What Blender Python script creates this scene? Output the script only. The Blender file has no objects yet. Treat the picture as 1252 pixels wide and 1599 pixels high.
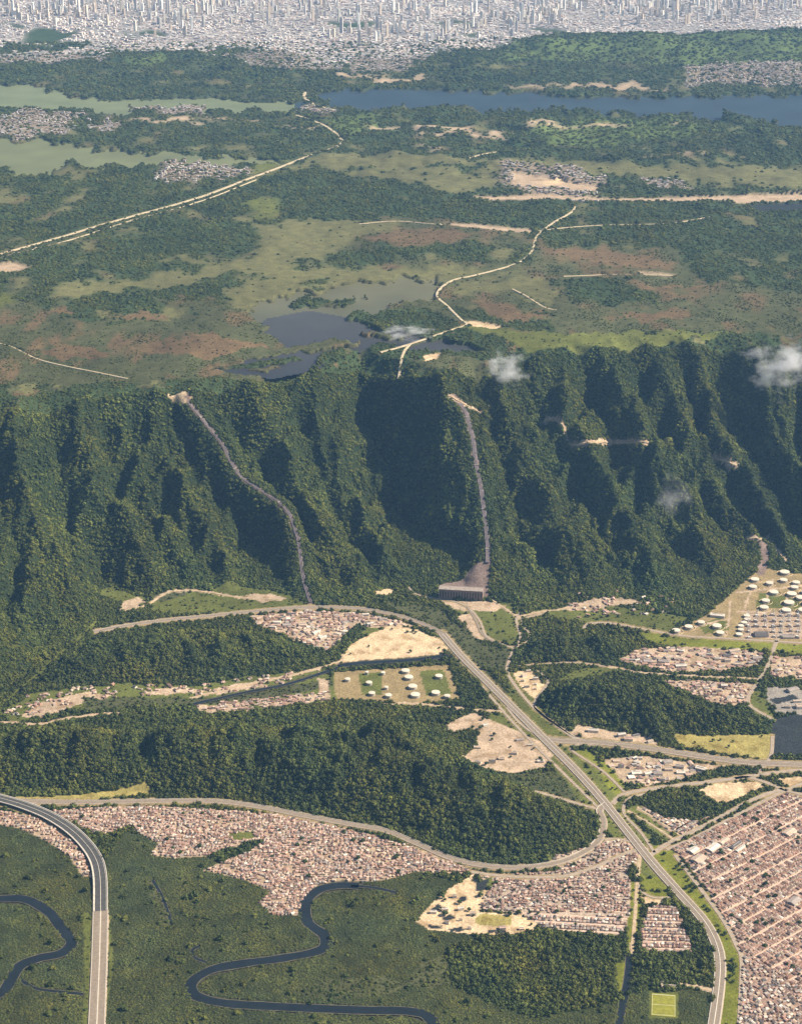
import bpy, bmesh, math, random
import numpy as np

random.seed(7)
RNG = np.random.default_rng(7)
SC = bpy.context.scene
COL = SC.collection

# ------------------------------------------------------------------ camera
FPX, HORIZON, CAMZ = 3000.0, -400.0, 3120.0        # focal length in photo pixels, horizon row, metres above the plain
PITCH = math.atan((799.5 - HORIZON) / FPX)
cam_d = bpy.data.cameras.new('camera')
cam_d.sensor_fit = 'HORIZONTAL'; cam_d.sensor_width = 36.0
cam_d.lens = FPX / 1252.0 * 36.0
cam_d.clip_start = 10.0; cam_d.clip_end = 120000.0
cam = bpy.data.objects.new('camera', cam_d); COL.objects.link(cam)
cam.location = (0, 0, CAMZ)
cam.rotation_euler = (math.pi / 2 - PITCH, 0, 0)
SC.camera = cam

# ------------------------------------------------------------------ sky and sun
SUN_EL, SUN_AZ = math.radians(40), math.radians(84)     # azimuth measured from +Y (view direction) towards +X
world = bpy.data.worlds.new('World'); SC.world = world; world.use_nodes = True
wn = world.node_tree.nodes; wl = world.node_tree.links
sky = wn.new('ShaderNodeTexSky'); sky.sky_type = 'NISHITA'; sky.sun_disc = False
sky.sun_elevation = SUN_EL; sky.sun_rotation = SUN_AZ
wl.new(sky.outputs[0], wn['Background'].inputs[0]); wn['Background'].inputs[1].default_value = 0.05
sd = bpy.data.lights.new('sun', 'SUN'); sd.energy = 5.0; sd.angle = math.radians(0.5); sd.color = (1.0, 0.885, 0.69)
sun = bpy.data.objects.new('sun', sd); COL.objects.link(sun)
sun.rotation_euler = (math.pi / 2 - SUN_EL, 0, -SUN_AZ + math.pi)
sun.location = (3000, 3000, 5000)

SC.view_settings.view_transform = 'Standard'; SC.view_settings.look = 'None'
SC.view_settings.exposure = 1.0
HAZE = 1.35e-5
#; SC.view_settings.gamma = 1.0
SC.render.engine = 'CYCLES'
cy = SC.cycles
cy.max_bounces = 8; cy.diffuse_bounces = 2; cy.glossy_bounces = 2; cy.volume_bounces = 3; cy.transparent_max_bounces = 8
cy.use_denoising = True
cy.sample_clamp_indirect = 4.0

# ------------------------------------------------------------------ small maths
_prm = np.random.default_rng(3).permutation(256).astype(np.int64)
_prm = np.concatenate([_prm, _prm])
_ga = np.linspace(0, 2 * np.pi, 256, endpoint=False)
_gx, _gy = np.cos(_ga), np.sin(_ga)

def perlin(x, y, seed=0):
    x = np.asarray(x, float) + seed * 17.31; y = np.asarray(y, float) + seed * 9.77
    xi = np.floor(x).astype(np.int64); yi = np.floor(y).astype(np.int64)
    xf = x - xi; yf = y - yi
    xi &= 255; yi &= 255
    u = xf * xf * xf * (xf * (xf * 6 - 15) + 10); v = yf * yf * yf * (yf * (yf * 6 - 15) + 10)
    def g(ix, iy, dx, dy):
        h = _prm[_prm[ix & 255] + (iy & 255)]
        return _gx[h] * dx + _gy[h] * dy
    a = g(xi, yi, xf, yf); b = g(xi + 1, yi, xf - 1, yf)
    c = g(xi, yi + 1, xf, yf - 1); d = g(xi + 1, yi + 1, xf - 1, yf - 1)
    return (a + u * (b - a)) + v * ((c + u * (d - c)) - (a + u * (b - a)))

def fbm(x, y, octs=4, seed=0, gain=0.5):
    s = 0.0; a = 1.0
    for i in range(octs):
        s = s + a * perlin(x * 2 ** i, y * 2 ** i, seed + i * 3); a *= gain
    return s

def sstep(a, b, x):
    t = np.clip((x - a) / (b - a), 0, 1)
    return t * t * (3 - 2 * t)

CP, SP = math.cos(PITCH), math.sin(PITCH)

def ray(px, py):
    a = (np.asarray(px, float) - 626.0) / FPX; b = (799.5 - np.asarray(py, float)) / FPX
    return a, CP + SP * b, CP * b - SP

def on_plane(px, py, z):
    rx, ry, rz = ray(px, py)
    t = (CAMZ - z) / (-rz)
    return rx * t, ry * t

def project(x, y, z):
    dz = z - CAMZ
    fwd = y * CP - dz * SP; up = y * SP + dz * CP
    return 626.0 + FPX * x / fwd, 799.5 - FPX * up / fwd

# ------------------------------------------------------------------ the escarpment: foot line and rim line
HT = 600.0
FOOT = [(-420, 1200), (-200, 1150), (-60, 1110), (0, 1082), (60, 1030), (110, 1000), (150, 975), (250, 940), (340, 928), (420, 938), (485, 945), (560, 940), (610, 925),
        (650, 918), (690, 928), (760, 936), (830, 955), (900, 955), (980, 955), (1050, 955), (1120, 920), (1190, 885), (1252, 890), (1320, 880), (1500, 890), (1700, 900)]
RIM = [(-420, 650), (-100, 642), (30, 640), (200, 615), (290, 612), (400, 598), (480, 583), (560, 560), (620, 572), (690, 585), (760, 568), (850, 554),
       (920, 546), (1020, 542), (1120, 540), (1252, 546), (1400, 550), (1700, 550)]
_f = np.array(FOOT, float); _r = np.array(RIM, float)
FX, FY = on_plane(_f[:, 0], _f[:, 1], 0.0)
RX, RY = on_plane(_r[:, 0], _r[:, 1], HT)

def scarp_u(x, y):
    fy = np.interp(x, FX, FY); ry = np.interp(x, RX, RY)
    return (y - fy) / (ry - fy)

def profile(u):
    c = np.clip(u, 0, 1)
    return HT * (0.42 * c + 0.58 * c ** 1.7)

def z_smooth(x, y):
    return profile(scarp_u(x, y))

def P(px, py):
    """photo pixel -> the point of the smooth land surface that the pixel's ray meets"""
    px = np.asarray(px, float); py = np.asarray(py, float)
    rx, ry, rz = ray(px, py)
    lo = np.full(px.shape, 2500.0); hi = np.full(px.shape, 60000.0)
    for _ in range(48):
        m = (lo + hi) / 2
        above = CAMZ + rz * m > z_smooth(rx * m, ry * m)
        lo = np.where(above, m, lo); hi = np.where(above, hi, m)
    m = (lo + hi) / 2
    return rx * m, ry * m

def Pl(pts):
    a = np.array(pts, float)
    return np.stack(P(a[:, 0], a[:, 1]), 1)

def foot_px(x, y):
    return project(x, y, z_smooth(x, y))

PEN_W = [(292, 618), (295, 630), (320, 660), (345, 690), (357, 715), (372, 740), (400, 762), (430, 780), (452, 805), (465, 840), (470, 880), (475, 910), (485, 942)]
PEN_E = [(700, 600), (708, 618), (718, 630), (728, 647), (738, 685), (743, 725), (751, 765), (757, 810), (761, 850), (761, 880), (757, 928)]
CRESTS = [
    [(-330, 645), (-300, 800), (-240, 1100)], [(-190, 645), (-160, 800), (-100, 1050)], [(-70, 645), (-50, 780), (0, 1010)],
    [(22, 645), (36, 745), (88, 850), (135, 965)], [(120, 628), (140, 720), (185, 810), (262, 915)], [(176, 620), (205, 710), (235, 790), (290, 895)],
    [(236, 618), (250, 690), (300, 780), (352, 875)], PEN_W, [(382, 600), (430, 690), (490, 800), (560, 925)],
    [(478, 585), (528, 680), (556, 775), (630, 905)], PEN_E, [(768, 575), (812, 680), (858, 780), (925, 920)], [(850, 556), (905, 680), (975, 790), (1034, 910)],
    [(935, 546), (985, 640), (1060, 760), (1125, 890)], [(1010, 542), (1058, 640), (1118, 760), (1182, 850)], [(1080, 540), (1112, 650), (1180, 770), (1240, 860)],
    [(1180, 543), (1205, 650), (1262, 770), (1310, 860)], [(1290, 548), (1330, 700), (1400, 850)], [(1400, 548), (1450, 700), (1530, 850)], [(1540, 548), (1590, 700), (1680, 850)]]
VDEP = [1, 1, 1, 1.3, .9, .8, 1.3, 1.35, 1.0, 1.6, .9, .8, 1.15, .85, 1.35, 1.55, 1.2, 1, 1]
VPOS = [.5, .5, .5, .55, .6, .6, .6, .6, .6, .40, .6, .62, .64, .64, .62, .58, .55, .5, .5]
_CU = []
for c in CRESTS:
    w = Pl(c); uu = scarp_u(w[:, 0], w[:, 1]); o = np.argsort(uu)
    _CU.append((uu[o], w[o, 0]))

_PENW = [Pl(PEN_W), Pl(PEN_E)]
# hills of the plain: footprint on the ground (photo pixels), height, run of the slope in metres
HILL1 = [(-120, 1236), (0, 1230), (240, 1238), (400, 1249), (560, 1276), (680, 1308), (780, 1338), (860, 1332), (900, 1312), (915, 1296), (918, 1276), (880, 1258), (830, 1236), (790, 1215),
         (745, 1200), (728, 1180), (715, 1160), (690, 1142), (600, 1132), (400, 1142), (200, 1146), (0, 1148), (-120, 1150)]
HILL2 = [(838, 1098), (850, 1085), (890, 1075), (960, 1068), (1030, 1080), (1060, 1092), (1110, 1112), (1190, 1135), (1200, 1142), (1110, 1145), (1050, 1142), (1030, 1160), (1000, 1148), (930, 1133), (870, 1118)]
HILL3 = [(90, 1030), (150, 1000), (300, 990), (400, 992), (470, 1010), (490, 1024), (440, 1038), (380, 1052), (300, 1062), (200, 1062), (120, 1070), (60, 1070)]
HILL4 = [(808, 1036), (830, 1005), (880, 997), (960, 1000), (985, 1022), (930, 1032)]
HILLS = [(HILL1, 92, 230), (HILL2, 62, 150), (HILL3, 45, 130), (HILL4, 36, 90)]
_HW = [(Pl(h), z, w) for h, z, w in HILLS]

def poly_dist(x, y, poly):
    """signed distance in metres, positive inside"""
    d2 = np.full(x.shape, 1e18); ins = np.zeros(x.shape, bool)
    n = len(poly)
    for i in range(n):
        ax, ay = poly[i]; bx, by = poly[(i + 1) % n]
        ex, ey = bx - ax, by - ay
        t = np.clip(((x - ax) * ex + (y - ay) * ey) / max(ex * ex + ey * ey, 1e-9), 0, 1)
        d2 = np.minimum(d2, (x - ax - t * ex) ** 2 + (y - ay - t * ey) ** 2)
        c = ((ay > y) != (by > y)) & (x < (bx - ax) * (y - ay) / (by - ay + 1e-12) + ax)
        ins ^= c
    return np.where(ins, 1, -1) * np.sqrt(d2)

# ------------------------------------------------------------------ land cover map, in photo pixels on the smooth land surface
MX0, MY0, MX1, MY1 = -330, -70, 1580, 1860
NATN = {}
(FOREST, MANGROVE, GRASS, SOIL, URBAN, SCRUB, WATER, RED, PAVED, CITY, MEADOW, YELLOW, DARK, SCAR, FAVELA, BLOCKS, GRIDTOWN, RUBBLE, LIME, SUBURB, FARHILL, PEACH, TERRACE) = range(1, 24)
ALB = {FOREST: (.022, .033, .014), MANGROVE: (.040, .048, .021), GRASS: (.105, .115, .030), SOIL: (.42, .315, .225), URBAN: (.36, .27, .20), SCRUB: (.072, .076, .035),
       WATER: (.05, .05, .03), RED: (.125, .085, .045), PAVED: (.27, .24, .21), CITY: (.27, .25, .24), MEADOW: (.126, .122, .052), YELLOW: (.30, .25, .085), DARK: (.03, .034, .036),
       SCAR: (.20, .145, .125), FAVELA: (.34, .25, .175), BLOCKS: (.36, .28, .22), GRIDTOWN: (.27, .185, .145), RUBBLE: (.40, .30, .21), LIME: (.155, .165, .025), SUBURB: (.20, .16, .12),
       FARHILL: (.085, .115, .035), PEACH: (.56, .42, .27), TERRACE: (.26, .195, .10)}
ny_, nx_ = MY1 - MY0, MX1 - MX0
natural = np.full((ny_, nx_), FOREST, np.uint8)
built = np.zeros((ny_, nx_), np.uint8)

def fill(m, cls, poly):
    p = np.array(poly, float)
    x0, x1 = int(max(p[:, 0].min() - 1, MX0)), int(min(p[:, 0].max() + 2, MX1))
    y0, y1 = int(max(p[:, 1].min() - 1, MY0)), int(min(p[:, 1].max() + 2, MY1))
    if x1 <= x0 or y1 <= y0: return
    X, Y = np.meshgrid(np.arange(x0, x1) + .5, np.arange(y0, y1) + .5)
    ins = np.zeros(X.shape, bool); n = len(p)
    for i in range(n):
        ax, ay = p[i]; bx, by = p[(i + 1) % n]
        ins ^= ((ay > Y) != (by > Y)) & (X < (bx - ax) * (Y - ay) / (by - ay + 1e-12) + ax)
    m[y0 - MY0:y1 - MY0, x0 - MX0:x1 - MX0][ins] = cls

def stroke(m, cls, line, w):
    p = np.array(line, float)
    for (ax, ay), (bx, by) in zip(p[:-1], p[1:]):
        x0, x1 = int(max(min(ax, bx) - w - 1, MX0)), int(min(max(ax, bx) + w + 2, MX1))
        y0, y1 = int(max(min(ay, by) - w - 1, MY0)), int(min(max(ay, by) + w + 2, MY1))
        if x1 <= x0 or y1 <= y0: continue
        X, Y = np.meshgrid(np.arange(x0, x1) + .5, np.arange(y0, y1) + .5)
        ex, ey = bx - ax, by - ay
        t = np.clip(((X - ax) * ex + (Y - ay) * ey) / max(ex * ex + ey * ey, 1e-9), 0, 1)
        d = (X - ax - t * ex) ** 2 + (Y - ay - t * ey) ** 2
        m[y0 - MY0:y1 - MY0, x0 - MX0:x1 - MX0][d <= (w / 2) ** 2] = cls

def band(x0, x1, y0, y1):
    return [(x0, y0), (x1, y0), (x1, y1), (x0, y1)]

N = natural
# the plain
fill(N, MANGROVE, [(-330, 1285), (60, 1285), (140, 1370), (200, 1300), (330, 1340), (470, 1400), (640, 1360), (720, 1380), (740, 1465), (700, 1480), (705, 1540), (830, 1590), (965, 1568), (960, 1860), (-330, 1860)])
fill(N, MANGROVE, [(985, 1545), (1110, 1550), (1120, 1860), (960, 1860), (965, 1600)])
fill(N, SCRUB, [(660, 1500), (700, 1492), (704, 1536), (672, 1545), (640, 1540)]); fill(N, SCRUB, [(520, 1530), (600, 1524), (640, 1540), (600, 1556), (520, 1560), (440, 1550)])
fill(N, GRASS, [(140, 890), (180, 880), (205, 915), (230, 925), (215, 950), (190, 952), (190, 925)]); fill(N, SOIL, [(190, 925), (212, 920), (228, 940), (205, 952), (188, 953)])
fill(N, GRASS, [(240, 935), (320, 922), (360, 905), (420, 915), (470, 930), (480, 945), (380, 955), (300, 960), (235, 955)])
fill(N, SCRUB, [(240, 930), (300, 915), (290, 930), (240, 942)])
fill(N, GRASS, [(690, 940), (740, 950), (800, 940), (812, 970), (806, 1005), (770, 1000), (748, 975)])
fill(N, SOIL, [(715, 960), (738, 958), (752, 980), (758, 1000), (735, 992)]); fill(N, GRASS, [(700, 995), (740, 1000), (760, 1010), (740, 1020), (715, 1015)])
fill(N, SCRUB, [(600, 940), (690, 950), (760, 1010), (800, 1010), (790, 1050), (740, 1040), (690, 985), (640, 962)])
fill(N, GRASS, [(790, 1040), (812, 1060), (850, 1108), (900, 1160), (880, 1160), (830, 1125), (795, 1075)])
fill(N, GRASS, [(760, 1110), (800, 1120), (830, 1150), (800, 1145), (770, 1130)])
fill(N, LIME, [(888, 1172), (915, 1168), (962, 1205), (984, 1232), (955, 1247), (925, 1218)])
fill(N, GRASS, [(830, 1080), (900, 1046), (980, 1040), (930, 1056), (880, 1064), (860, 1070)])
fill(N, LIME, [(985, 986), (1080, 997), (1200, 1002), (1252, 1005), (1400, 1010), (1400, 1026), (1252, 1022), (1190, 1019), (1090, 1013), (1010, 1002)])
fill(N, GRASS, [(830, 955), (930, 940), (985, 950), (1050, 960), (1080, 965), (1040, 990), (940, 975), (900, 970)])
fill(N, GRASS, [(1160, 1090), (1180, 1075), (1200, 1095), (1210, 1125), (1180, 1115)])
fill(N, SCRUB, [(760, 1205), (830, 1208), (900, 1200), (925, 1225), (920, 1255), (860, 1240), (800, 1225)])
fill(N, GRASS, [(980, 1262), (1000, 1256), (1050, 1300), (1040, 1312), (1015, 1300)])
fill(N, LIME, [(1030, 1332), (1055, 1338), (1092, 1390), (1130, 1440), (1142, 1472), (1118, 1455), (1075, 1398), (1040, 1352)])
fill(N, LIME, [(998, 1358), (1012, 1345), (1045, 1392), (1040, 1402), (1010, 1396)])
fill(N, LIME, [(985, 1372), (1000, 1380), (998, 1410), (1000, 1420), (996, 1490), (976, 1490), (980, 1420)]); fill(N, LIME, [(963, 1502), (978, 1502), (974, 1552), (962, 1552)])
fill(N, LIME, [(1132, 1505), (1145, 1490), (1150, 1560), (1145, 1620), (1128, 1640)])
fill(N, GRASS, [(130, 1425), (142, 1425), (138, 1640), (128, 1640)]); fill(N, GRASS, [(168, 1425), (178, 1430), (172, 1530), (166, 1640)])
fill(N, SCRUB, [(225, 1375), (240, 1372), (262, 1405), (272, 1445), (258, 1445)])
stroke(N, SCRUB, [(690, 990), (720, 1025), (760, 1065), (800, 1105)], 24); stroke(N, GRASS, [(800, 1105), (850, 1155), (900, 1205), (940, 1250), (980, 1300), (1020, 1350)], 44); stroke(N, LIME, [(1030, 1340), (1065, 1385), (1110, 1430), (1138, 1475), (1140, 1560), (1132, 1640)], 42); fill(N, FOREST, [(985, 1490), (1005, 1488), (1082, 1490), (1100, 1440), (1108, 1470), (1108, 1545), (1060, 1548), (985, 1545)])
fill(N, GRASS, [(8, 1112), (50, 1082), (130, 1072), (200, 1066), (300, 1072), (390, 1058), (500, 1046), (525, 1060), (525, 1094), (400, 1108), (310, 1112), (300, 1100), (200, 1094), (100, 1112), (20, 1128)])
for q in ([(30, 1118), (70, 1095), (140, 1082), (180, 1084), (120, 1102), (60, 1122)], [(210, 1080), (270, 1074), (330, 1078), (260, 1086)], [(330, 1075), (400, 1066), (420, 1072), (340, 1084)], [(305, 1102), (390, 1097), (388, 1112), (310, 1112)], [(400, 1100), (470, 1088), (500, 1085), (515, 1092), (420, 1106)]): fill(N, SOIL, q)
fill(N, SCRUB, [(130, 1090), (300, 1090), (420, 1076), (520, 1062), (520, 1074), (400, 1094), (200, 1106), (130, 1108)])
fill(N, SOIL, [(880, 946), (920, 935), (985, 930), (1000, 940), (940, 950), (890, 954)]); fill(N, SOIL, [(380, 930), (420, 924), (450, 934), (410, 942)])
fill(N, SOIL, [(690, 930), (720, 940), (745, 955), (730, 955), (700, 945)])
stroke(N, GRASS, [(-40, 1150), (0, 1108), (30, 1080), (60, 1050), (100, 1015), (130, 990), (152, 968)], 5)
# the plateau
fill(N, SCRUB, [(-330, 480), (60, 470), (200, 462), (340, 470), (420, 500), (470, 545), (420, 590), (250, 596), (-330, 610)])
fill(N, SCRUB, [(560, 345), (700, 340), (860, 380), (1060, 390), (1080, 440), (1252, 460), (1580, 470), (1580, 532), (1252, 528), (1000, 520), (860, 530), (780, 530), (690, 490), (560, 480), (520, 400)])
fill(N, FOREST, [(455, 408), (520, 400), (600, 396), (612, 408), (560, 420), (470, 424)]); fill(N, FOREST, [(440, 468), (500, 462), (550, 460), (560, 478), (480, 482)])
fill(N, FOREST, [(570, 372), (660, 382), (830, 384), (840, 408), (700, 412), (600, 402)]); fill(N, FOREST, [(870, 430), (1010, 440), (1040, 470), (900, 476), (870, 455)])
fill(N, FOREST, [(60, 470), (160, 462), (260, 470), (310, 490), (200, 505), (90, 500)]); fill(N, FOREST, [(700, 486), (780, 480), (860, 496), (860, 520), (740, 505)])
fill(N, GRASS, [(700, 512), (790, 515), (900, 520), (1020, 522), (1150, 526), (1000, 540), (850, 546), (800, 540)]); fill(N, SCRUB, [(640, 560), (720, 556), (780, 566), (760, 585), (690, 580)])
for q in ([(590, 362), (680, 358), (735, 364), (725, 380), (640, 386), (590, 378)], [(838, 388), (900, 384), (960, 396), (1050, 412), (1045, 424), (950, 416), (850, 402)], [(960, 490), (1075, 484), (1080, 496), (1000, 504)],
          [(230, 536), (330, 525), (420, 540), (330, 560), (240, 556)], [(75, 488), (100, 476), (112, 490), (80, 496)], [(740, 470), (800, 476), (850, 500), (790, 505)], [(60, 545), (140, 540), (170, 558), (90, 564)],
          [(190, 490), (250, 486), (250, 498), (200, 502)], [(960, 445), (1100, 446), (1080, 452), (980, 452)]): fill(N, RED, q)
fill(N, MEADOW, [(230, 400), (330, 410), (400, 404), (330, 415), (250, 412)])
fill(N, MEADOW, [(690, 448), (740, 440), (860, 432), (872, 478), (850, 482), (800, 456), (720, 456)])
fill(N, GRASS, [(380, 318), (430, 310), (440, 335), (410, 345), (390, 340)]); fill(N, GRASS, [(0, 455), (20, 460), (18, 480), (-40, 482), (-40, 460)])
fill(N, MEADOW, [(640, 270), (720, 268), (780, 282), (770, 300), (690, 304), (640, 292)]); fill(N, MEADOW, [(540, 268), (640, 262), (660, 285), (560, 286)])
fill(N, MEADOW, [(70, 272), (140, 262), (150, 270), (90, 280)]); fill(N, GRASS, [(420, 250), (460, 252), (420, 280), (380, 282)])
fill(N, FARHILL, [(780, 108), (800, 78), (900, 70), (1000, 68), (1120, 70), (1252, 74), (1580, 80), (1580, 112), (1252, 108), (1000, 112), (900, 106)])
fill(N, FARHILL, [(820, 210), (900, 190), (1060, 185), (1100, 210), (960, 225), (860, 232)]); fill(N, FARHILL, [(500, 190), (580, 182), (600, 200), (540, 210)])
fill(N, FARHILL, [(190, 92), (250, 85), (262, 104), (200, 106)])
for (x, y, w, h) in [(700, 205, 46, 4), (745, 210, 40, 3), (600, 200, 26, 4), (1090, 196, 30, 2), (660, 232, 30, 2), (880, 201, 36, 2), (955, 137, 60, 4), (1000, 141, 40, 3), (850, 138, 50, 3), (730, 213, 60, 3), (1060, 248, 40, 2),
                     (850, 202, 30, 4), (960, 198, 26, 3), (620, 125, 30, 5), (560, 120, 40, 3), (450, 200, 30, 3), (240, 190, 80, 3), (420, 168, 60, 4), (350, 188, 60, 2)]:
    fill(N, SOIL, band(x - w, x + w, y - h / 2, y + h / 2))
LAKE = [(490, 145), (560, 138), (700, 139), (850, 146), (950, 150), (1100, 152), (1252, 148), (1580, 150), (1580, 200), (1252, 196), (1180, 190), (1050, 182), (950, 178), (850, 174), (750, 171), (650, 169), (560, 172), (520, 167)]
WATERS = {
 'pool': [(400, 520), (430, 500), (480, 490), (560, 504), (640, 522), (740, 540), (760, 550), (690, 550), (620, 540), (560, 545), (500, 552), (482, 578), (430, 586), (380, 583), (325, 578), (390, 562), (470, 545)],
 'algae_a': [(-330, 128), (0, 130), (60, 133), (95, 145), (118, 153), (200, 155), (300, 148), (400, 158), (485, 160), (470, 171), (420, 175), (330, 174), (250, 168), (180, 180), (130, 172), (70, 168), (-330, 166)],
 'algae_b': [(-330, 215), (0, 215), (80, 220), (150, 232), (230, 236), (300, 243), (400, 245), (440, 255), (340, 258), (250, 254), (160, 264), (110, 255), (60, 272), (-330, 278)],
 'marsh': [(395, 478), (440, 462), (510, 448), (600, 440), (680, 432), (688, 448), (664, 468), (610, 474), (560, 490), (530, 502), (500, 520), (430, 512), (400, 495)],
 'lake': LAKE}
MEADOWS = {'c': [(430, 258), (540, 245), (600, 240), (700, 254), (800, 250), (900, 252), (1000, 258), (1120, 258), (1252, 262), (1580, 264), (1580, 302), (1252, 300), (1130, 290), (1040, 280), (900, 270), (800, 274), (700, 266), (600, 262), (520, 266)],
 'marsh': [(400, 352), (480, 345), (560, 343), (630, 350), (575, 368), (520, 388), (540, 400), (610, 418), (690, 418), (820, 424), (740, 436), (690, 446), (668, 470), (610, 474), (560, 490), (545, 470), (500, 462), (450, 472), (450, 490), (520, 500), (500, 520),
           (430, 512), (400, 492), (360, 470), (350, 456), (385, 432), (280, 448), (180, 458), (75, 462), (100, 442), (200, 438), (300, 422), (400, 402), (415, 378)],
 }
for q in MEADOWS.values(): fill(N, MEADOW, q)
for q in WATERS.values(): fill(N, WATER, q)
for q in ([(455, 408), (520, 400), (610, 398), (612, 408), (540, 418), (460, 422)], [(440, 472), (480, 466), (560, 468), (545, 480), (470, 482)], [(180, 226), (220, 222), (225, 230), (180, 232)], [(300, 436), (400, 428), (410, 434), (330, 442)],
          [(290, 240), (340, 236), (345, 244), (300, 247)], [(700, 262), (760, 258), (770, 264), (710, 268)], [(470, 440), (520, 438), (515, 444), (480, 446)], [(340, 575), (430, 560), (470, 560), (440, 568)]): fill(N, FOREST, q)
for q in ([(430, 548), (500, 536), (570, 530), (520, 545), (450, 553)], [(560, 520), (640, 526), (600, 532)], [(380, 574), (440, 572), (420, 580)]): fill(N, SCRUB, q)
# the far city
CITYEDGE = [(-330, -70), (-330, 96), (0, 98), (60, 92), (100, 90), (200, 84), (300, 80), (380, 92), (460, 100), (560, 104), (620, 98), (680, 90), (760, 86), (800, 76), (850, 66), (1000, 62), (1100, 64), (1252, 68), (1580, 70), (1580, -70)]
fill(N, CITY, CITYEDGE)
for q in ([(-60, 38), (20, 36), (30, 42), (-40, 46)], [(30, 58), (60, 46), (120, 48), (118, 62), (60, 68), (30, 66)], [(-60, 76), (40, 70), (120, 66), (150, 74), (60, 82), (-60, 86)], [(190, 50), (250, 46), (260, 54), (200, 60)],
          [(500, 36), (590, 34), (590, 42), (510, 42)], [(660, 36), (720, 33), (780, 36), (730, 41)], [(820, 46), (880, 44), (900, 52), (840, 55)], [(280, 52), (310, 50), (300, 58)], [(340, 75), (420, 78), (400, 88), (330, 85)], [(700, 55), (740, 52), (742, 60)]): fill(N, FOREST, q)
for q in ([(-20, 185), (40, 172), (110, 175), (130, 190), (120, 206), (60, 214), (-20, 212)], [(160, 180), (190, 192), (200, 204), (150, 206)], [(200, 168), (300, 166), (330, 182), (260, 178)], [(1100, 112), (1180, 108), (1252, 112), (1580, 112), (1580, 140), (1200, 138), (1110, 132)],
          [(1060, 115), (1100, 112), (1110, 130), (1080, 140)], [(370, 82), (470, 84), (480, 106), (380, 104)], [(-60, 90), (120, 88), (180, 92), (60, 100), (-60, 104)], [(540, 92), (660, 92), (640, 112), (540, 116)], [(430, 108), (520, 104), (520, 112), (440, 114)],
          [(780, 262), (850, 258), (940, 278), (935, 312), (860, 310), (780, 296)], [(255, 252), (330, 256), (400, 270), (330, 282), (240, 286)], [(480, 168), (530, 166), (540, 178), (470, 180)], [(1000, 280), (1060, 285), (1080, 296), (1010, 296)]): fill(N, SUBURB, q)

B = built
FAV1 = [(66, 1268), (130, 1262), (240, 1259), (360, 1266), (430, 1272), (500, 1286), (580, 1304), (640, 1322), (700, 1345), (735, 1358), (720, 1366), (650, 1362), (605, 1374), (545, 1381), (500, 1382), (476, 1400), (464, 1430), (425, 1430), (404, 1410),
        (420, 1392), (380, 1374), (316, 1360), (350, 1345), (388, 1330), (412, 1316), (400, 1312), (350, 1330), (320, 1338), (270, 1341), (235, 1336), (246, 1318), (222, 1304), (200, 1290), (165, 1304), (140, 1298), (95, 1278)]
FAV2 = [(-120, 1262), (0, 1266), (60, 1276), (100, 1298), (136, 1340), (146, 1372), (128, 1368), (106, 1336), (75, 1316), (30, 1294), (0, 1288), (-120, 1280)]
MID = [(735, 1366), (800, 1364), (860, 1362), (930, 1342), (975, 1322), (1000, 1332), (984, 1362), (984, 1420), (978, 1450), (962, 1462), (900, 1456), (850, 1450), (835, 1442), (815, 1428), (752, 1422), (745, 1410), (770, 1382)]
MID2 = [(870, 1335), (930, 1320), (950, 1312), (985, 1308), (998, 1325), (940, 1338), (880, 1356), (800, 1360), (770, 1358), (830, 1358)]
MID3 = [(1012, 1416), (1055, 1416), (1082, 1478), (1078, 1488), (1000, 1485), (1000, 1450)]
TOWN = [(1048, 1325), (1105, 1294), (1165, 1262), (1215, 1236), (1252, 1240), (1580, 1200), (1580, 1860), (1140, 1860), (1150, 1600), (1158, 1488), (1150, 1470), (1105, 1392), (1062, 1338)]
TOWN2 = [(1000, 1258), (1040, 1278), (1090, 1282), (1118, 1270), (1068, 1303), (1050, 1302), (1020, 1282)]
IND1 = [(1030, 1064), (1085, 1062), (1176, 1068), (1166, 1100), (1120, 1102), (1095, 1090), (1060, 1078)]
IND2 = [(962, 1032), (1000, 1013), (1080, 1010), (1190, 1018), (1188, 1040), (1130, 1048), (1050, 1050), (1000, 1042)]
IND3 = [(388, 962), (480, 953), (560, 957), (620, 968), (655, 980), (630, 978), (585, 982), (560, 975), (540, 990), (526, 1006), (515, 1018), (470, 1005), (430, 988), (400, 975)]
IND4 = [(940, 1186), (1000, 1180), (1050, 1188), (1140, 1196), (1080, 1214), (1010, 1228), (975, 1224), (958, 1205)]
SETTLE = [(8, 1112), (50, 1082), (130, 1072), (200, 1066), (300, 1072), (390, 1058), (500, 1046), (505, 1056), (400, 1076), (320, 1086), (200, 1086), (100, 1104), (20, 1124)]
for q in (FAV1, FAV2): fill(B, FAVELA, q)
for q in (MID, MID2, MID3): fill(B, BLOCKS, q)
for q in (TOWN, TOWN2): fill(B, GRIDTOWN, q)
for q in (IND1, IND2, IND3, IND4): fill(B, RUBBLE, q)
fill(B, GRASS, [(355, 1302), (395, 1298), (400, 1310), (365, 1314)])
fill(B, PEACH, [(738, 1366), (704, 1386), (668, 1416), (650, 1440), (668, 1452), (715, 1458), (770, 1461), (830, 1457), (842, 1444), (812, 1428), (748, 1424), (762, 1390)])
fill(B, GRASS, [(745, 1376), (768, 1370), (772, 1382), (750, 1394)])
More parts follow.
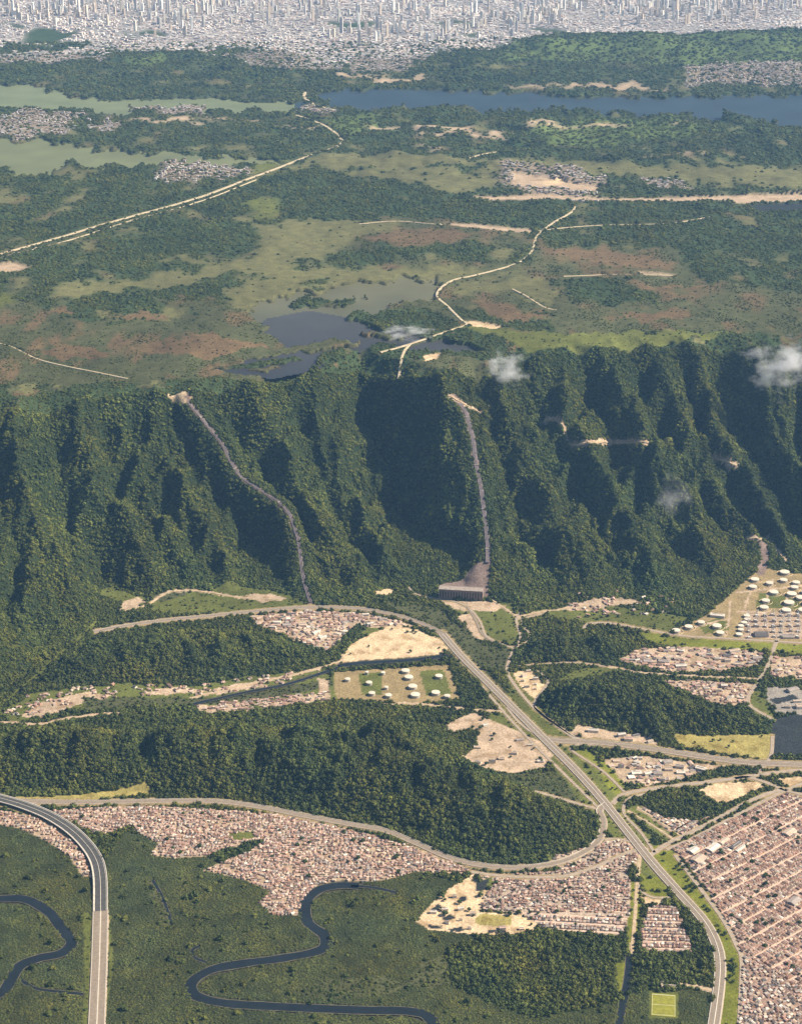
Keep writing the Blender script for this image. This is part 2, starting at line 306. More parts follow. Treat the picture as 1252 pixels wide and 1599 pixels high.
for q in ([(672, 1420), (684, 1412), (690, 1416), (676, 1426)], [(690, 1432), (705, 1428), (712, 1434), (695, 1440)], [(700, 1450), (722, 1448), (724, 1454), (702, 1456)], [(668, 1444), (690, 1446), (688, 1451), (670, 1450)], [(742, 1378), (764, 1372), (758, 1390), (744, 1392)], [(716, 1402), (726, 1398), (728, 1406), (718, 1410)], [(760, 1452), (790, 1452), (790, 1457), (762, 1457)]): fill(B, DARK, q)
fill(B, YELLOW, [(742, 1434), (750, 1428), (798, 1430), (798, 1446), (752, 1447), (742, 1441)])
fill(B, PEACH, [(1090, 1234), (1120, 1223), (1180, 1221), (1196, 1229), (1150, 1250), (1120, 1255)]); fill(B, PEACH, [(1212, 1216), (1252, 1212), (1400, 1210), (1400, 1232), (1235, 1231)])
fill(B, YELLOW, [(1052, 1146), (1105, 1149), (1203, 1146), (1203, 1187), (1110, 1174), (1060, 1166)])
fill(B, DARK, [(1204, 1132), (1214, 1120), (1252, 1116), (1400, 1116), (1400, 1182), (1205, 1179)]); fill(B, PAVED, [(1196, 1072), (1252, 1076), (1400, 1080), (1400, 1116), (1252, 1116), (1212, 1114), (1196, 1090)])
fill(B, DARK, [(1200, 1092), (1240, 1085), (1246, 1092), (1210, 1100)])
fill(B, TERRACE, [(1048, 986), (1100, 962), (1140, 928), (1165, 906), (1190, 884), (1215, 892), (1252, 896), (1400, 900), (1400, 1004), (1252, 1001), (1150, 997), (1060, 990)])
fill(B, GRASS, [(1090, 978), (1130, 960), (1140, 985), (1100, 990)]); fill(B, GRASS, [(1185, 925), (1250, 935), (1250, 952), (1180, 948)])
for q in ([(1178, 905), (1160, 958)], [(1207, 905), (1190, 958)], [(1236, 912), (1222, 958)], [(1141, 938), (1134, 994)], [(1150, 955), (1252, 958)], [(1168, 958), (1160, 996)], [(1150, 925), (1252, 915)], [(1060, 985), (1140, 965)]): stroke(B, SOIL, q, 3)
fill(B, RUBBLE, [(1206, 1024), (1252, 1026), (1300, 1028), (1300, 1062), (1200, 1058)])
fill(B, URBAN, [(1165, 958), (1252, 960), (1400, 962), (1400, 1000), (1160, 997)])
fill(B, PEACH, [(530, 1034), (545, 1008), (575, 992), (600, 980), (622, 976), (660, 986), (697, 1002), (698, 1018), (660, 1027), (590, 1030), (545, 1036)])
fill(B, GRASS, [(560, 990), (575, 980), (598, 982), (575, 992)])
fill(B, TERRACE, [(520, 1050), (600, 1044), (700, 1038), (718, 1090), (700, 1096), (640, 1098), (524, 1092)])
fill(B, GRASS, [(560, 1052), (596, 1050), (596, 1085), (565, 1085)]); fill(B, GRASS, [(655, 1048), (692, 1046), (706, 1084), (665, 1086)])
fill(B, SOIL, [(715, 1122), (740, 1113), (780, 1130), (830, 1152), (868, 1172), (850, 1200), (800, 1208), (760, 1202), (716, 1190), (740, 1166), (746, 1142), (702, 1142), (696, 1132)])
fill(B, SOIL, [(902, 1131), (950, 1141), (1020, 1152), (1028, 1164), (1000, 1168), (930, 1156), (890, 1146)]); fill(B, PEACH, [(585, 922), (605, 918), (618, 924), (600, 932), (588, 930)])
fill(B, GRASS, band(1013, 1059, 1549, 1591))
fill(B, SOIL, [(496, 1058), (512, 1062), (516, 1090), (500, 1090)])
fill(B, PEACH, [(800, 1050), (828, 1045), (850, 1070), (835, 1092), (812, 1072)]); fill(B, PEACH, [(1000, 1400), (1036, 1402), (1036, 1413), (1008, 1413)])
fill(B, YELLOW, [(-120, 1244), (0, 1244), (100, 1243), (200, 1232), (232, 1230), (240, 1240), (150, 1248), (-120, 1250)])
fill(B, PEACH, [(260, 612), (290, 610), (300, 622), (288, 632), (276, 622)]); fill(B, SOIL, [(0, 412), (20, 410), (48, 418), (20, 426), (-40, 424)])
fill(B, SOIL, [(676, 934), (690, 938), (760, 938), (790, 946), (770, 956), (735, 952), (700, 945)]); stroke(B, SCAR, PEN_W, 7); stroke(B, SCAR, PEN_E[1:], 8); fill(B, SCAR, [(735, 878), (766, 874), (762, 932), (684, 930), (686, 904), (720, 896)])
stroke(B, SCAR, [(1192, 850), (1195, 870), (1188, 892)], 14)
fill(B, SOIL, [(1120, 306), (1252, 304), (1580, 306), (1580, 312), (1252, 316), (1150, 318)]); fill(B, DARK, [(1168, 320), (1252, 318), (1400, 318), (1400, 330), (1180, 330)])
fill(B, SOIL, [(690, 350), (740, 350), (830, 358), (836, 366), (800, 362), (740, 356)]); fill(B, PEACH, [(725, 502), (760, 504), (786, 512), (770, 516), (735, 510)])
fill(B, SOIL, [(1000, 426), (1052, 428), (1050, 433), (1000, 431)]); fill(B, PEACH, [(660, 556), (690, 552), (684, 562), (664, 566)])
fill(B, SOIL, [(800, 268), (905, 288), (936, 290), (934, 300), (880, 296), (800, 292)]); fill(B, PEACH, [(845, 282), (880, 280), (885, 288), (850, 290)])
fill(B, SOIL, [(740, 308), (860, 304), (950, 310), (1100, 308), (1252, 310), (1252, 314), (1000, 314), (860, 312), (760, 312)])

# ------------------------------------------------------------------ roads: photo pixels, width in metres
ROADS = {}
def road(name, pts, w, kind, label):
    ROADS[len(ROADS)] = dict(name=name, px=pts, w=w, kind=kind, label=label)
MAINHW = [(690, 990), (720, 1025), (760, 1065), (800, 1105), (850, 1155), (900, 1205), (940, 1250), (980, 1300), (1020, 1350), (1060, 1395), (1098, 1438), (1118, 1475), (1124, 1510), (1120, 1560), (1108, 1640), (1100, 1700)]
road('highway', MAINHW, 31, 'dual', 'straight dual highway crossing the plain between the forest hills and the town')
road('highway', [(149, 1760), (150, 1640), (151, 1599), (155, 1500), (157, 1424)], 44, 'dual', 'pale dual highway through the mangrove')
road('viaduct', [(157, 1424), (156, 1370), (146, 1338), (118, 1305), (80, 1279), (40, 1262), (0, 1250), (-80, 1230)], 40, 'fresh', 'curving viaduct with fresh dark asphalt and white parapets')
road('highway', [(146, 987), (200, 977), (250, 970), (330, 962), (400, 955), (480, 949), (560, 951), (620, 962), (660, 975), (690, 990)], 20, 'single', 'pale road running along the foot of the escarpment')
road('highway', [(-100, 1247), (0, 1251), (120, 1254), (240, 1252), (330, 1252), (400, 1260), (470, 1274), (545, 1288), (600, 1298), (650, 1318), (700, 1340), (750, 1352), (810, 1356), (870, 1348), (910, 1332), (935, 1312), (942, 1285), (936, 1266), (948, 1256)], 22, 'single', 'pale road curving round the foot of the forested hill')
road('road', [(735, 1362), (780, 1368), (830, 1370), (885, 1368), (935, 1352), (985, 1330), (1012, 1326)], 13, 'plain', 'town street curving through the brick houses')
road('highway', [(850, 1155), (880, 1158), (930, 1160), (1000, 1168), (1080, 1180), (1160, 1191), (1252, 1195), (1420, 1200)], 30, 'single', 'wide road leaving the interchange past the yellow field')
road('road', [(955, 1256), (976, 1240), (1040, 1229), (1100, 1222), (1147, 1216), (1200, 1208), (1252, 1203), (1420, 1192)], 17, 'plain', 'road from the highway junction along the pale lots')
road('road', [(1147, 1216), (1167, 1214), (1195, 1222), (1228, 1235), (1300, 1252)], 14, 'plain', 'short road curving past the bare lots')
road('road', [(1012, 1338), (1042, 1318), (1075, 1302), (1125, 1276), (1180, 1247), (1222, 1232)], 15, 'plain', 'road beside the canal strip on the edge of the town')
road('road', [(1040, 1327), (1080, 1310), (1130, 1284), (1190, 1252), (1232, 1232), (1300, 1205)], 11, 'plain', 'outer street of the grid town')
road('road', [(1054, 1336), (1090, 1384), (1128, 1436), (1150, 1478), (1158, 1505), (1154, 1600), (1148, 1700)], 12, 'plain', 'avenue between the green strip and the grid town')
road('road', [(820, 1235), (848, 1240), (880, 1249), (910, 1258), (936, 1264)], 12, 'plain', 'ramp joining the highway below the hill')
road('road', [(638, 917), (655, 930), (708, 939), (732, 950), (749, 970), (758, 992), (780, 1004), (803, 1011), (812, 994), (806, 970), (812, 955)], 9, 'plain', 'service road winding below the powerhouse')
road('road', [(803, 1011), (794, 1034), (792, 1050), (805, 1072), (830, 1102), (862, 1128), (905, 1160)], 11, 'plain', 'side road beside the highway verge')
road('road', [(803, 1011), (822, 1003), (826, 990), (816, 978), (818, 966), (850, 958)], 8, 'plain', 'looping lane near the creek')
road('road', [(840, 1048), (856, 1063), (846, 1080), (834, 1100), (846, 1116), (880, 1140), (905, 1155)], 10, 'plain', 'ramp rounding the low forested hill')
road('road', [(909, 984), (914, 977), (925, 973), (959, 974), (1013, 984), (1067, 993), (1134, 997), (1201, 1001), (1252, 1004), (1420, 1010)], 12, 'plain', 'road along the fence of the tank farm')
road('road', [(1230, 955), (1211, 1004), (1196, 1045), (1181, 1068), (1168, 1098), (1208, 1125)], 13, 'plain', 'straight road between the refinery and the works')
road('road', [(1206, 1150), (1203, 1180), (1184, 1208)], 11, 'plain', 'short road beside the dark pond')
road('road', [(810, 1040), (850, 1037), (900, 1035), (946, 1041)], 8, 'plain', 'lane behind the low hill')
road('track', [(190, 952), (225, 946), (250, 931), (275, 922), (330, 925), (375, 933), (440, 936)], 7, 'dirt', 'dirt track above the road at the foot of the slope')
road('track', [(300, 1090), (335, 1081), (400, 1066), (470, 1051), (530, 1033), (534, 1022)], 8, 'dirt', 'dirt road along the creek')
road('track', [(-60, 1130), (0, 1128), (60, 1131), (110, 1121), (190, 1113)], 8, 'dirt', 'dirt road below the scattered houses')
road('track', [(1000, 1330), (996, 1360), (992, 1420), (986, 1490)], 9, 'dirt', 'path along the grass strip')
road('track', [(1060, 1538), (1080, 1540), (1114, 1548)], 9, 'dirt', 'drive to the football pitch')
road('track', [(996, 1382), (1003, 1394), (1020, 1402), (1046, 1402)], 8, 'plain', 'loop ramp beside the highway')
road('road', [(752, 1072), (795, 1122), (845, 1174), (900, 1228), (934, 1262)], 10, 'plain', 'frontage lane beside the straight highway below the quarry')
road('road', [(791, 1105), (812, 1130), (840, 1148), (886, 1160)], 9, 'plain', 'slip road joining the interchange bridge')
road('track', [(600, 1100), (660, 1100), (716, 1106), (760, 1110), (788, 1112)], 8, 'dirt', 'dirt road behind the crest of the forested hill')
road('road', [(976, 1238), (940, 1204), (898, 1176), (890, 1168), (902, 1163), (940, 1164)], 9, 'plain', 'loop ramp round the lime meadow')
road('road', [(1008, 1240), (984, 1246), (974, 1258), (976, 1274), (1000, 1300), (1022, 1332)], 9, 'plain', 'slip road on the far side of the highway junction')
road('road', [(943, 1312), (960, 1310), (986, 1316), (1002, 1326)], 8, 'plain', 'lane linking the curving road to the highway')
road('track', [(982, 1268), (1020, 1290), (1052, 1312)], 6, 'dirt', 'dirt lane across the green triangle by the highway')
road('track', [(996, 1262), (1034, 1286), (1060, 1304)], 6, 'dirt', 'dirt lane beside the small quarter')
road('road', [(728, 946), (742, 968), (752, 990), (770, 1003)], 8, 'fresh2', 'dark lane below the powerhouse')
road('track', [(762, 932), (782, 946), (800, 958), (812, 966)], 7, 'dirt', 'path from the powerhouse to the creek')
road('track', [(812, 962), (850, 954), (900, 948), (960, 940), (1000, 938)], 7, 'dirt', 'dirt road into the hamlet below the escarpment')
road('track', [(950, 1040), (1000, 1050), (1080, 1056), (1180, 1060)], 7, 'dirt', 'dirt road between the two works')
# plateau roads
road('highway', [(-300, 480), (-100, 425), (0, 398), (90, 372), (200, 340), (300, 312), (400, 275), (480, 245), (520, 232), (534, 223), (526, 210), (505, 196), (480, 186), (460, 180)], 20, 'plateau', 'long pale highway crossing the wooded plateau')
road('road', [(0, 404), (100, 378), (200, 347), (300, 319), (400, 281)], 8, 'plateau', 'second carriageway beside the plateau highway')
road('road', [(476, 144), (476, 152), (484, 160), (500, 167), (525, 173)], 26, 'plateau', 'causeway road between the two waters')
road('road', [(896, 318), (894, 330), (862, 349), (838, 370), (829, 395), (802, 414), (742, 430), (703, 440), (682, 461), (700, 480), (720, 500), (728, 508), (700, 518), (640, 538), (594, 551)], 11, 'plateau', 'winding pale road across the plateau to the rim')
road('track', [(640, 538), (632, 548), (622, 572)], 10, 'plateau', 'short track dropping to the rim')
road('track', [(836, 362), (900, 354), (960, 352), (1040, 350), (1110, 339)], 9, 'plateau', 'pale track through the plateau scrub')
road('track', [(-60, 525), (10, 540), (60, 562), (140, 580), (200, 592)], 7, 'plateau', 'faint track near the rim')
road('track', [(880, 432), (960, 430), (1050, 431)], 8, 'plateau', 'straight dirt track in the scrub')
road('track', [(800, 452), (820, 462), (848, 480), (870, 486)], 9, 'plateau', 'dirt track along the marsh')
road('track', [(720, 252), (750, 242), (775, 237)], 14, 'plateau', 'pale track on the far shore')
road('track', [(560, 350), (620, 346), (690, 352)], 8, 'plateau', 'sandy edge of the marsh')
SCARPROADS = [([(850, 658), (868, 656), (880, 668), (888, 692), (905, 695), (930, 690), (970, 692), (1012, 690)], 8), ([(1112, 716), (1130, 720), (1150, 728)], 8), ([(1165, 842), (1192, 842), (1206, 850), (1230, 880)], 8), ([(700, 618), (750, 645)], 6)]

def catmull(pts, step):
    p = np.array(pts, float)
    p = np.vstack([2 * p[0] - p[1], p, 2 * p[-1] - p[-2]])
    out = []
    for i in range(1, len(p) - 2):
        n = max(2, int(np.hypot(*(p[i + 1] - p[i])) / step))
        t = np.linspace(0, 1, n, endpoint=False)[:, None]
        a, b, c, d = p[i - 1], p[i], p[i + 1], p[i + 2]
        out.append(.5 * (2 * b + (c - a) * t + (2 * a - 5 * b + 4 * c - d) * t ** 2 + (3 * b - a - 3 * c + d) * t ** 3))
    out.append(p[-2][None])
    return np.vstack(out)

for r in ROADS.values():
    w = catmull(Pl(r['px']), 14.0)
    r['xy'] = w
    px, py = foot_px(w[:, 0], w[:, 1])
    d = np.median(np.hypot(w[:, 1], CAMZ))
    stroke(B, SCRUB if r['kind'] == 'plateau' else SOIL if r['kind'] == 'dirt' else TERRACE, np.stack([px, py], 1), max(2.0, r['w'] * FPX / d + (1 if r['kind'] != 'plateau' else 0)))
RIVERS = [([(-150, 1412), (-60, 1406), (0, 1404), (40, 1405), (75, 1424), (98, 1452), (112, 1472), (96, 1489), (60, 1497), (30, 1510), (14, 1536), (0, 1552), (-60, 1580)], 33, 'dark river meander beside the pale highway'),
          ([(560, 1384), (530, 1383), (498, 1390), (477, 1410), (480, 1440), (508, 1463), (500, 1484), (440, 1497), (380, 1505), (330, 1515), (299, 1535), (305, 1555), (350, 1567), (440, 1573), (560, 1578), (640, 1580), (672, 1592), (690, 1640)], 33, 'dark winding river through the mangrove'),
          ([(34, 1532), (60, 1545), (130, 1553)], 11, 'thin side creek of the river'), ([(548, 1384), (580, 1386), (618, 1394)], 12, 'creek at the edge of the brick settlement'),
          ([(322, 1503), (304, 1496), (300, 1484), (312, 1478)], 10, 'small oxbow creek'), ([(238, 1375), (252, 1398), (264, 1430), (268, 1444)], 9, 'narrow dark tidal creek'),
          ([(530, 1040), (560, 1036), (640, 1031), (700, 1024)], 26, 'straight canal below the bare field'), ([(300, 1100), (380, 1082), (450, 1068), (530, 1042)], 16, 'creek between the forest and the settlement'),
          ([(983, 1490), (980, 1530), (972, 1570), (962, 1620)], 20, 'dark canal beside the grass strip')]
for r in RIVERS:
    w = Pl(r[0]); d = np.median(np.hypot(w[:, 1], CAMZ))
    stroke(B, WATER, r[0], max(2.5, r[1] * FPX / d * .9))

def cover(x, y, edge=True):
    px, py = foot_px(x, y)
    ix = np.clip((px - MX0).astype(int), 0, nx_ - 1); iy = np.clip((py - MY0).astype(int), 0, ny_ - 1)
    b = built[iy, ix]
    if edge:
        wob = (1.6 if True else 0) * fbm(x / 22, y / 30, 2, 71); wob2 = 1.6 * fbm(x / 22, y / 30, 2, 73)
        b = built[np.clip((py + wob2 - MY0).astype(int), 0, ny_ - 1), np.clip((px + wob - MX0).astype(int), 0, nx_ - 1)]
    if edge:
        far = sstep(7500, 9500, y)
        k = 1 / (60.0 + y * .006)
        n1 = fbm(x * k, y * k * .6, 4, 5, .6); n2 = fbm(x * k, y * k * .6, 4, 11, .6)
        qx = px + n1 * (7 + 26 * far); qy = py + n2 * (5 + 9 * far) * (0.5 + 0.5 * sstep(100, 300, py))
        jx = np.clip((qx - MX0).astype(int), 0, nx_ - 1); jy = np.clip((qy - MY0).astype(int), 0, ny_ - 1)
        n = natural[jy, jx]
        gap = fbm(x / 230, y / 520, 5, 171, .65)
        n = np.where((n == FOREST) & (scarp_u(x, y) > 1.05) & (gap > .33) & (py > 105), np.where(gap > .52, MEADOW, SCRUB), n)
    else:
        n = natural[iy, ix]
    return np.where(b > 0, b, n), b, n

WATERZ = HT - 6.0
def height(x, y, info=None):
    """the land surface itself (without the tree canopy)"""
    x = np.asarray(x, float); y = np.asarray(y, float)
    u = scarp_u(x, y)
    z = profile(u)
    # spurs and ravines of the escarpment
    near = np.full(x.shape, 1e9)
    for ln in _PENW:
        for (ax, ay), (bx, by) in zip(ln[:-1], ln[1:]):
            ex, ey = bx - ax, by - ay; tt = np.clip(((x - ax) * ex + (y - ay) * ey) / (ex * ex + ey * ey), 0, 1)
            near = np.minimum(near, (x - ax - tt * ex) ** 2 + (y - ay - tt * ey) ** 2)
    calm = sstep(12, 75, np.sqrt(near))
    wx = x + 44 * fbm(x / 260, y / 260, 4, 21) * calm
    c = np.stack([np.interp(u + .04 * perlin(x / 300, y / 300, 4), a, b) for a, b in _CU])
    idx = np.clip((c <= wx).sum(0) - 1, 0, len(_CU) - 2)
    ar = np.arange(x.size).reshape(x.shape)
    cf = c.reshape(len(_CU), -1)
    c0 = cf[idx.ravel(), np.arange(x.size)].reshape(x.shape); c1 = cf[idx.ravel() + 1, np.arange(x.size)].reshape(x.shape)
    t = np.clip((wx - c0) / np.maximum(c1 - c0, 20), 0, 1)
    v = np.array(VPOS)[idx]
    tri = np.where(t < v, t / v, (1 - t) / (1 - v))
    wid = np.maximum(c1 - c0, 20)
    env = sstep(0.0, .32, u) * (1 - .72 * sstep(.82, 1.04, u)) * (1 - sstep(1.02, 1.14, u))
    carve = np.array(VDEP)[idx] * np.clip(wid * .42, 20, 175) * tri ** .95 * (1 + .5 * fbm(x / 330, y / 330, 2, 27))
    env = env * (.12 + .88 * calm)
    z = z - carve * env
    # side gullies
    g = 1 - np.abs(fbm(wx / 120 + .4 * u, y / 260 - x / 420, 3, 31, .42)) * 2.0
    g2 = 1 - np.abs(fbm(wx / 230 + .9 * u, y / 330 - x / 390, 2, 35, .5)) * 2.2
    z = z + (g - .45) * 46 * env + (g2 - .5) * 54 * env * sstep(.1, .5, u)
    z = z + fbm(x / 60, y / 60, 3, 41) * 9 * env
    z = np.maximum(z, profile(u * .5) * .5 * (u > 0))
    # plateau relief
    pl = sstep(1.0, 1.1, u)
    bump = fbm(x / 420, y / 700, 4, 51) * 16 + 6
    px, py = foot_px(x, y)
    bump = bump + 55 * np.clip(fbm(x / 360, y / 420, 3, 61) + .22, 0, 1) * sstep(330, 250, py) * sstep(140, 185, py) * sstep(430, 620, px)
    bump = bump + 40 * np.clip(fbm(x / 420, y / 500, 3, 71) + .25, 0, 1) * sstep(150, 120, py) * sstep(70, 95, py) * sstep(700, 500, px)
    fh = np.maximum(sstep(146, 112, py) * sstep(60, 74, py) * sstep(600, 760, px) * 60, sstep(104, 84, py) * sstep(58, 70, py) * sstep(770, 860, px) * 105)
    bump = bump + fh * (1 + .6 * fbm(x / 500, y / 700, 4, 81))
    bump = np.maximum(bump, -3)
    if info is None: info = cover(x, y)
    wet = (info[0] == WATER) & (u > 1)
    road_ = (info[1] > 0) & (u > 1)
    z = z + pl * np.where(wet, -10.0, np.where(road_, np.minimum(bump * .25, 4), bump))
    # hills of the plain
    for poly, hz, run in _HW:
        m = (x > poly[:, 0].min() - 50) & (x < poly[:, 0].max() + 50) & (y > poly[:, 1].min() - 50) & (y < poly[:, 1].max() + 50)
        if m.any():
            d = poly_dist(x[m] + 9 * fbm(x[m] / 110, y[m] / 110, 2, 91), y[m] + 9 * fbm(x[m] / 110, y[m] / 110, 2, 93), poly)
            d = np.clip(d / run, 0, 1)
            hh = hz * np.sin(d * np.pi / 2)
            hh = hh * (1 + .45 * fbm(x[m] / 170, y[m] / 220, 3, 95)) + d * 38 * (.5 - np.abs(fbm(x[m] / 110, y[m] / 260, 2, 97)) * 1.8)
            z[m] = np.maximum(z[m], hh)
    low = (u <= 0)
    dips = low & (info[0] == WATER)
    z = np.where(dips, z - 3.0, z)
    return z

# tracks on the slope: where the sight line really meets the spurs
TRACKS = []
for q, w in SCARPROADS:
    p = catmull(q, 1.5); rx, ry, rz = ray(p[:, 0], p[:, 1])
    ts = np.linspace(7000, 9200, 440)[:, None]
    X, Y, Z = rx * ts, ry * ts, CAMZ + rz * ts
    hit = (height(X.ravel(), Y.ravel(), (np.zeros(X.size, int),) * 3).reshape(X.shape) >= Z).argmax(0)
    k = np.arange(len(p)); run = [(X[hit[0], 0], Y[hit[0], 0])]
    for i in range(1, len(p)):
        a = (X[hit[i], i], Y[hit[i], i])
        if math.hypot(a[0] - run[-1][0], a[1] - run[-1][1]) > 45:
            if len(run) > 5: TRACKS.append((np.array(run), w))
            run = []
        run.append(a)
    if len(run) > 5: TRACKS.append((np.array(run), w))
for t, w in TRACKS:
    fx, fy = foot_px(t[:, 0], t[:, 1]); stroke(B, SOIL, np.stack([fx, fy], 1), 5)

# ------------------------------------------------------------------ materials
def mat(name, base=(.5, .5, .5), rough=.9, attr=None, noise=None, spec=.2, bump=None, randv=0.0, metal=0.0):
    m = bpy.data.materials.new(name); m.use_nodes = True
    nt = m.node_tree; ns = nt.nodes; b = ns['Principled BSDF']
    b.inputs['Roughness'].default_value = rough; b.inputs['Specular IOR Level'].default_value = spec; b.inputs['Metallic'].default_value = metal
    if attr:
        a = ns.new('ShaderNodeAttribute'); a.attribute_name = attr; src = a.outputs['Color']
    else:
        a = ns.new('ShaderNodeRGB'); a.outputs[0].default_value = (*base, 1); src = a.outputs[0]
    geo = ns.new('ShaderNodeNewGeometry')
    for (sc, lo, hi, det) in (noise or []):
        t = ns.new('ShaderNodeTexNoise'); t.inputs['Scale'].default_value = 1.0 / sc; t.inputs['Detail'].default_value = det
        nt.links.new(geo.outputs['Position'], t.inputs['Vector'])
        r = ns.new('ShaderNodeMapRange'); r.inputs[1].default_value = .3; r.inputs[2].default_value = .7; r.inputs[3].default_value = lo; r.inputs[4].default_value = hi
        nt.links.new(t.outputs[0], r.inputs[0])
        x = ns.new('ShaderNodeVectorMath'); x.operation = 'SCALE'
        nt.links.new(src, x.inputs[0]); nt.links.new(r.outputs[0], x.inputs['Scale']); src = x.outputs[0]
    if randv:
        oi = ns.new('ShaderNodeObjectInfo')
        r = ns.new('ShaderNodeMapRange'); r.inputs[3].default_value = 1 - randv; r.inputs[4].default_value = 1 + randv
        nt.links.new(oi.outputs['Random'], r.inputs[0])
        x = ns.new('ShaderNodeVectorMath'); x.operation = 'SCALE'
        nt.links.new(src, x.inputs[0]); nt.links.new(r.outputs[0], x.inputs['Scale']); src = x.outputs[0]
    nt.links.new(src, b.inputs['Base Color'])
    if bump:
        t = ns.new('ShaderNodeTexNoise'); t.inputs['Scale'].default_value = 1.0 / bump[0]; t.inputs['Detail'].default_value = 4
        nt.links.new(geo.outputs['Position'], t.inputs['Vector'])
        bp = ns.new('ShaderNodeBump'); bp.inputs['Distance'].default_value = bump[1]; bp.inputs['Strength'].default_value = 1
        nt.links.new(t.outputs[0], bp.inputs['Height']); nt.links.new(bp.outputs[0], b.inputs['Normal'])
    return m

M = {}
M['ground'] = mat('ground', attr='col', noise=[(9, .72, 1.28, 4), (55, .8, 1.2, 3)], bump=(7, 2.0), spec=.05)
M['road'] = mat('asphalt_pale', (.33, .265, .205), noise=[(12, .82, 1.18, 4)], spec=.1)
M['lane'] = mat('asphalt_lane', (.235, .19, .15), noise=[(8, .85, 1.15, 4)], spec=.1)
M['fresh'] = mat('asphalt_fresh', (.07, .068, .066), noise=[(10, .8, 1.2, 4)], spec=.2)
M['conc'] = mat('concrete', (.52, .47, .41), noise=[(10, .85, 1.15, 3)], spec=.1)
M['dirt'] = mat('dirt_road', (.42, .32, .21), noise=[(15, .75, 1.25, 4)], spec=.05)
M['sand'] = mat('plateau_road', (.47, .39, .27), noise=[(25, .8, 1.2, 4)], spec=.05)
M['river'] = mat('river_water', (.013, .017, .020), rough=.3, noise=[(60, .8, 1.2, 3)], spec=.3, bump=(6, .12))
M['mud'] = mat('river_mud', (.115, .10, .065), noise=[(9, .7, 1.3, 4)])
M['water'] = mat('reservoir_water', attr='col', rough=.5, noise=[(260, .86, 1.14, 4)], spec=.15, bump=(14, .1))
M['leaf'] = None

def canopy_mat(name, cols, seedscale=140.0):
    m = bpy.data.materials.new(name); m.use_nodes = True
    nt = m.node_tree; ns = nt.nodes; b = ns['Principled BSDF']
    b.inputs['Roughness'].default_value = .85; b.inputs['Specular IOR Level'].default_value = .15
    oi = ns.new('ShaderNodeObjectInfo'); ramp = ns.new('ShaderNodeValToRGB')
    e = ramp.color_ramp.elements
    while len(e) < len(cols): e.new(.5)
    for i, c in enumerate(cols): e[i].position = i / (len(cols) - 1); e[i].color = (*c, 1)
    geo = ns.new('ShaderNodeNewGeometry'); t = ns.new('ShaderNodeTexNoise'); t.inputs['Scale'].default_value = 1 / seedscale; t.inputs['Detail'].default_value = 4
    nt.links.new(geo.outputs['Position'], t.inputs['Vector'])
    mr = ns.new('ShaderNodeMapRange'); mr.inputs[1].default_value = .3; mr.inputs[2].default_value = .7
    nt.links.new(t.outputs[0], mr.inputs[0])
    mx = ns.new('ShaderNodeMath'); mx.operation = 'MULTIPLY_ADD'; mx.inputs[1].default_value = .55
    nt.links.new(oi.outputs['Random'], mx.inputs[0])
    m2 = ns.new('ShaderNodeMath'); m2.operation = 'MULTIPLY'; m2.inputs[1].default_value = .45
    nt.links.new(mr.outputs[0], m2.inputs[0]); nt.links.new(m2.outputs[0], mx.inputs[2])
    nt.links.new(mx.outputs[0], ramp.inputs[0])
    at = ns.new('ShaderNodeAttribute'); at.attribute_type = 'INSTANCER'; at.attribute_name = 'tint'
    mul = ns.new('ShaderNodeMix'); mul.data_type = 'RGBA'; mul.blend_type = 'MULTIPLY'; mul.inputs[0].default_value = 1
    nt.links.new(ramp.outputs[0], mul.inputs[6]); nt.links.new(at.outputs['Color'], mul.inputs[7])
    nt.links.new(mul.outputs[2], b.inputs['Base Color'])
    return m

M['leaf'] = canopy_mat('rainforest_leaves', [(.026, .040, .014), (.057, .072, .019), (.094, .106, .024), (.142, .142, .032)])
M['shrub'] = canopy_mat('mangrove_leaves', [(.040, .051, .020), (.060, .071, .024), (.083, .092, .027), (.116, .116, .033)], 60.0)
M['crown'] = mat('tree_leaves', (.045, .070, .022), noise=[(3, .6, 1.4, 3)], randv=.3, spec=.15)
M['bark'] = mat('bark', (.10, .075, .05), noise=[(1, .7, 1.3, 3)])
M['facecol'] = mat('painted_faces', attr='col', noise=[(4, .8, 1.2, 3)], spec=.2)
M['pipe'] = mat('pipe_steel', (.22, .18, .19), rough=.5, noise=[(20, .8, 1.2, 3)], spec=.4)
M['anchor'] = mat('weathered_concrete', (.26, .22, .20), noise=[(8, .7, 1.3, 3)])
M['tankside'] = mat('tank_side', (.40, .36, .31), rough=.5, noise=[(6, .8, 1.1, 4)], spec=.3, randv=.1)
M['tankroof'] = mat('tank_roof', (.62, .56, .46), rough=.5, noise=[(5, .88, 1.06, 4)], spec=.3, randv=.06)
M['trim'] = mat('steel_trim', (.35, .33, .31), rough=.6)

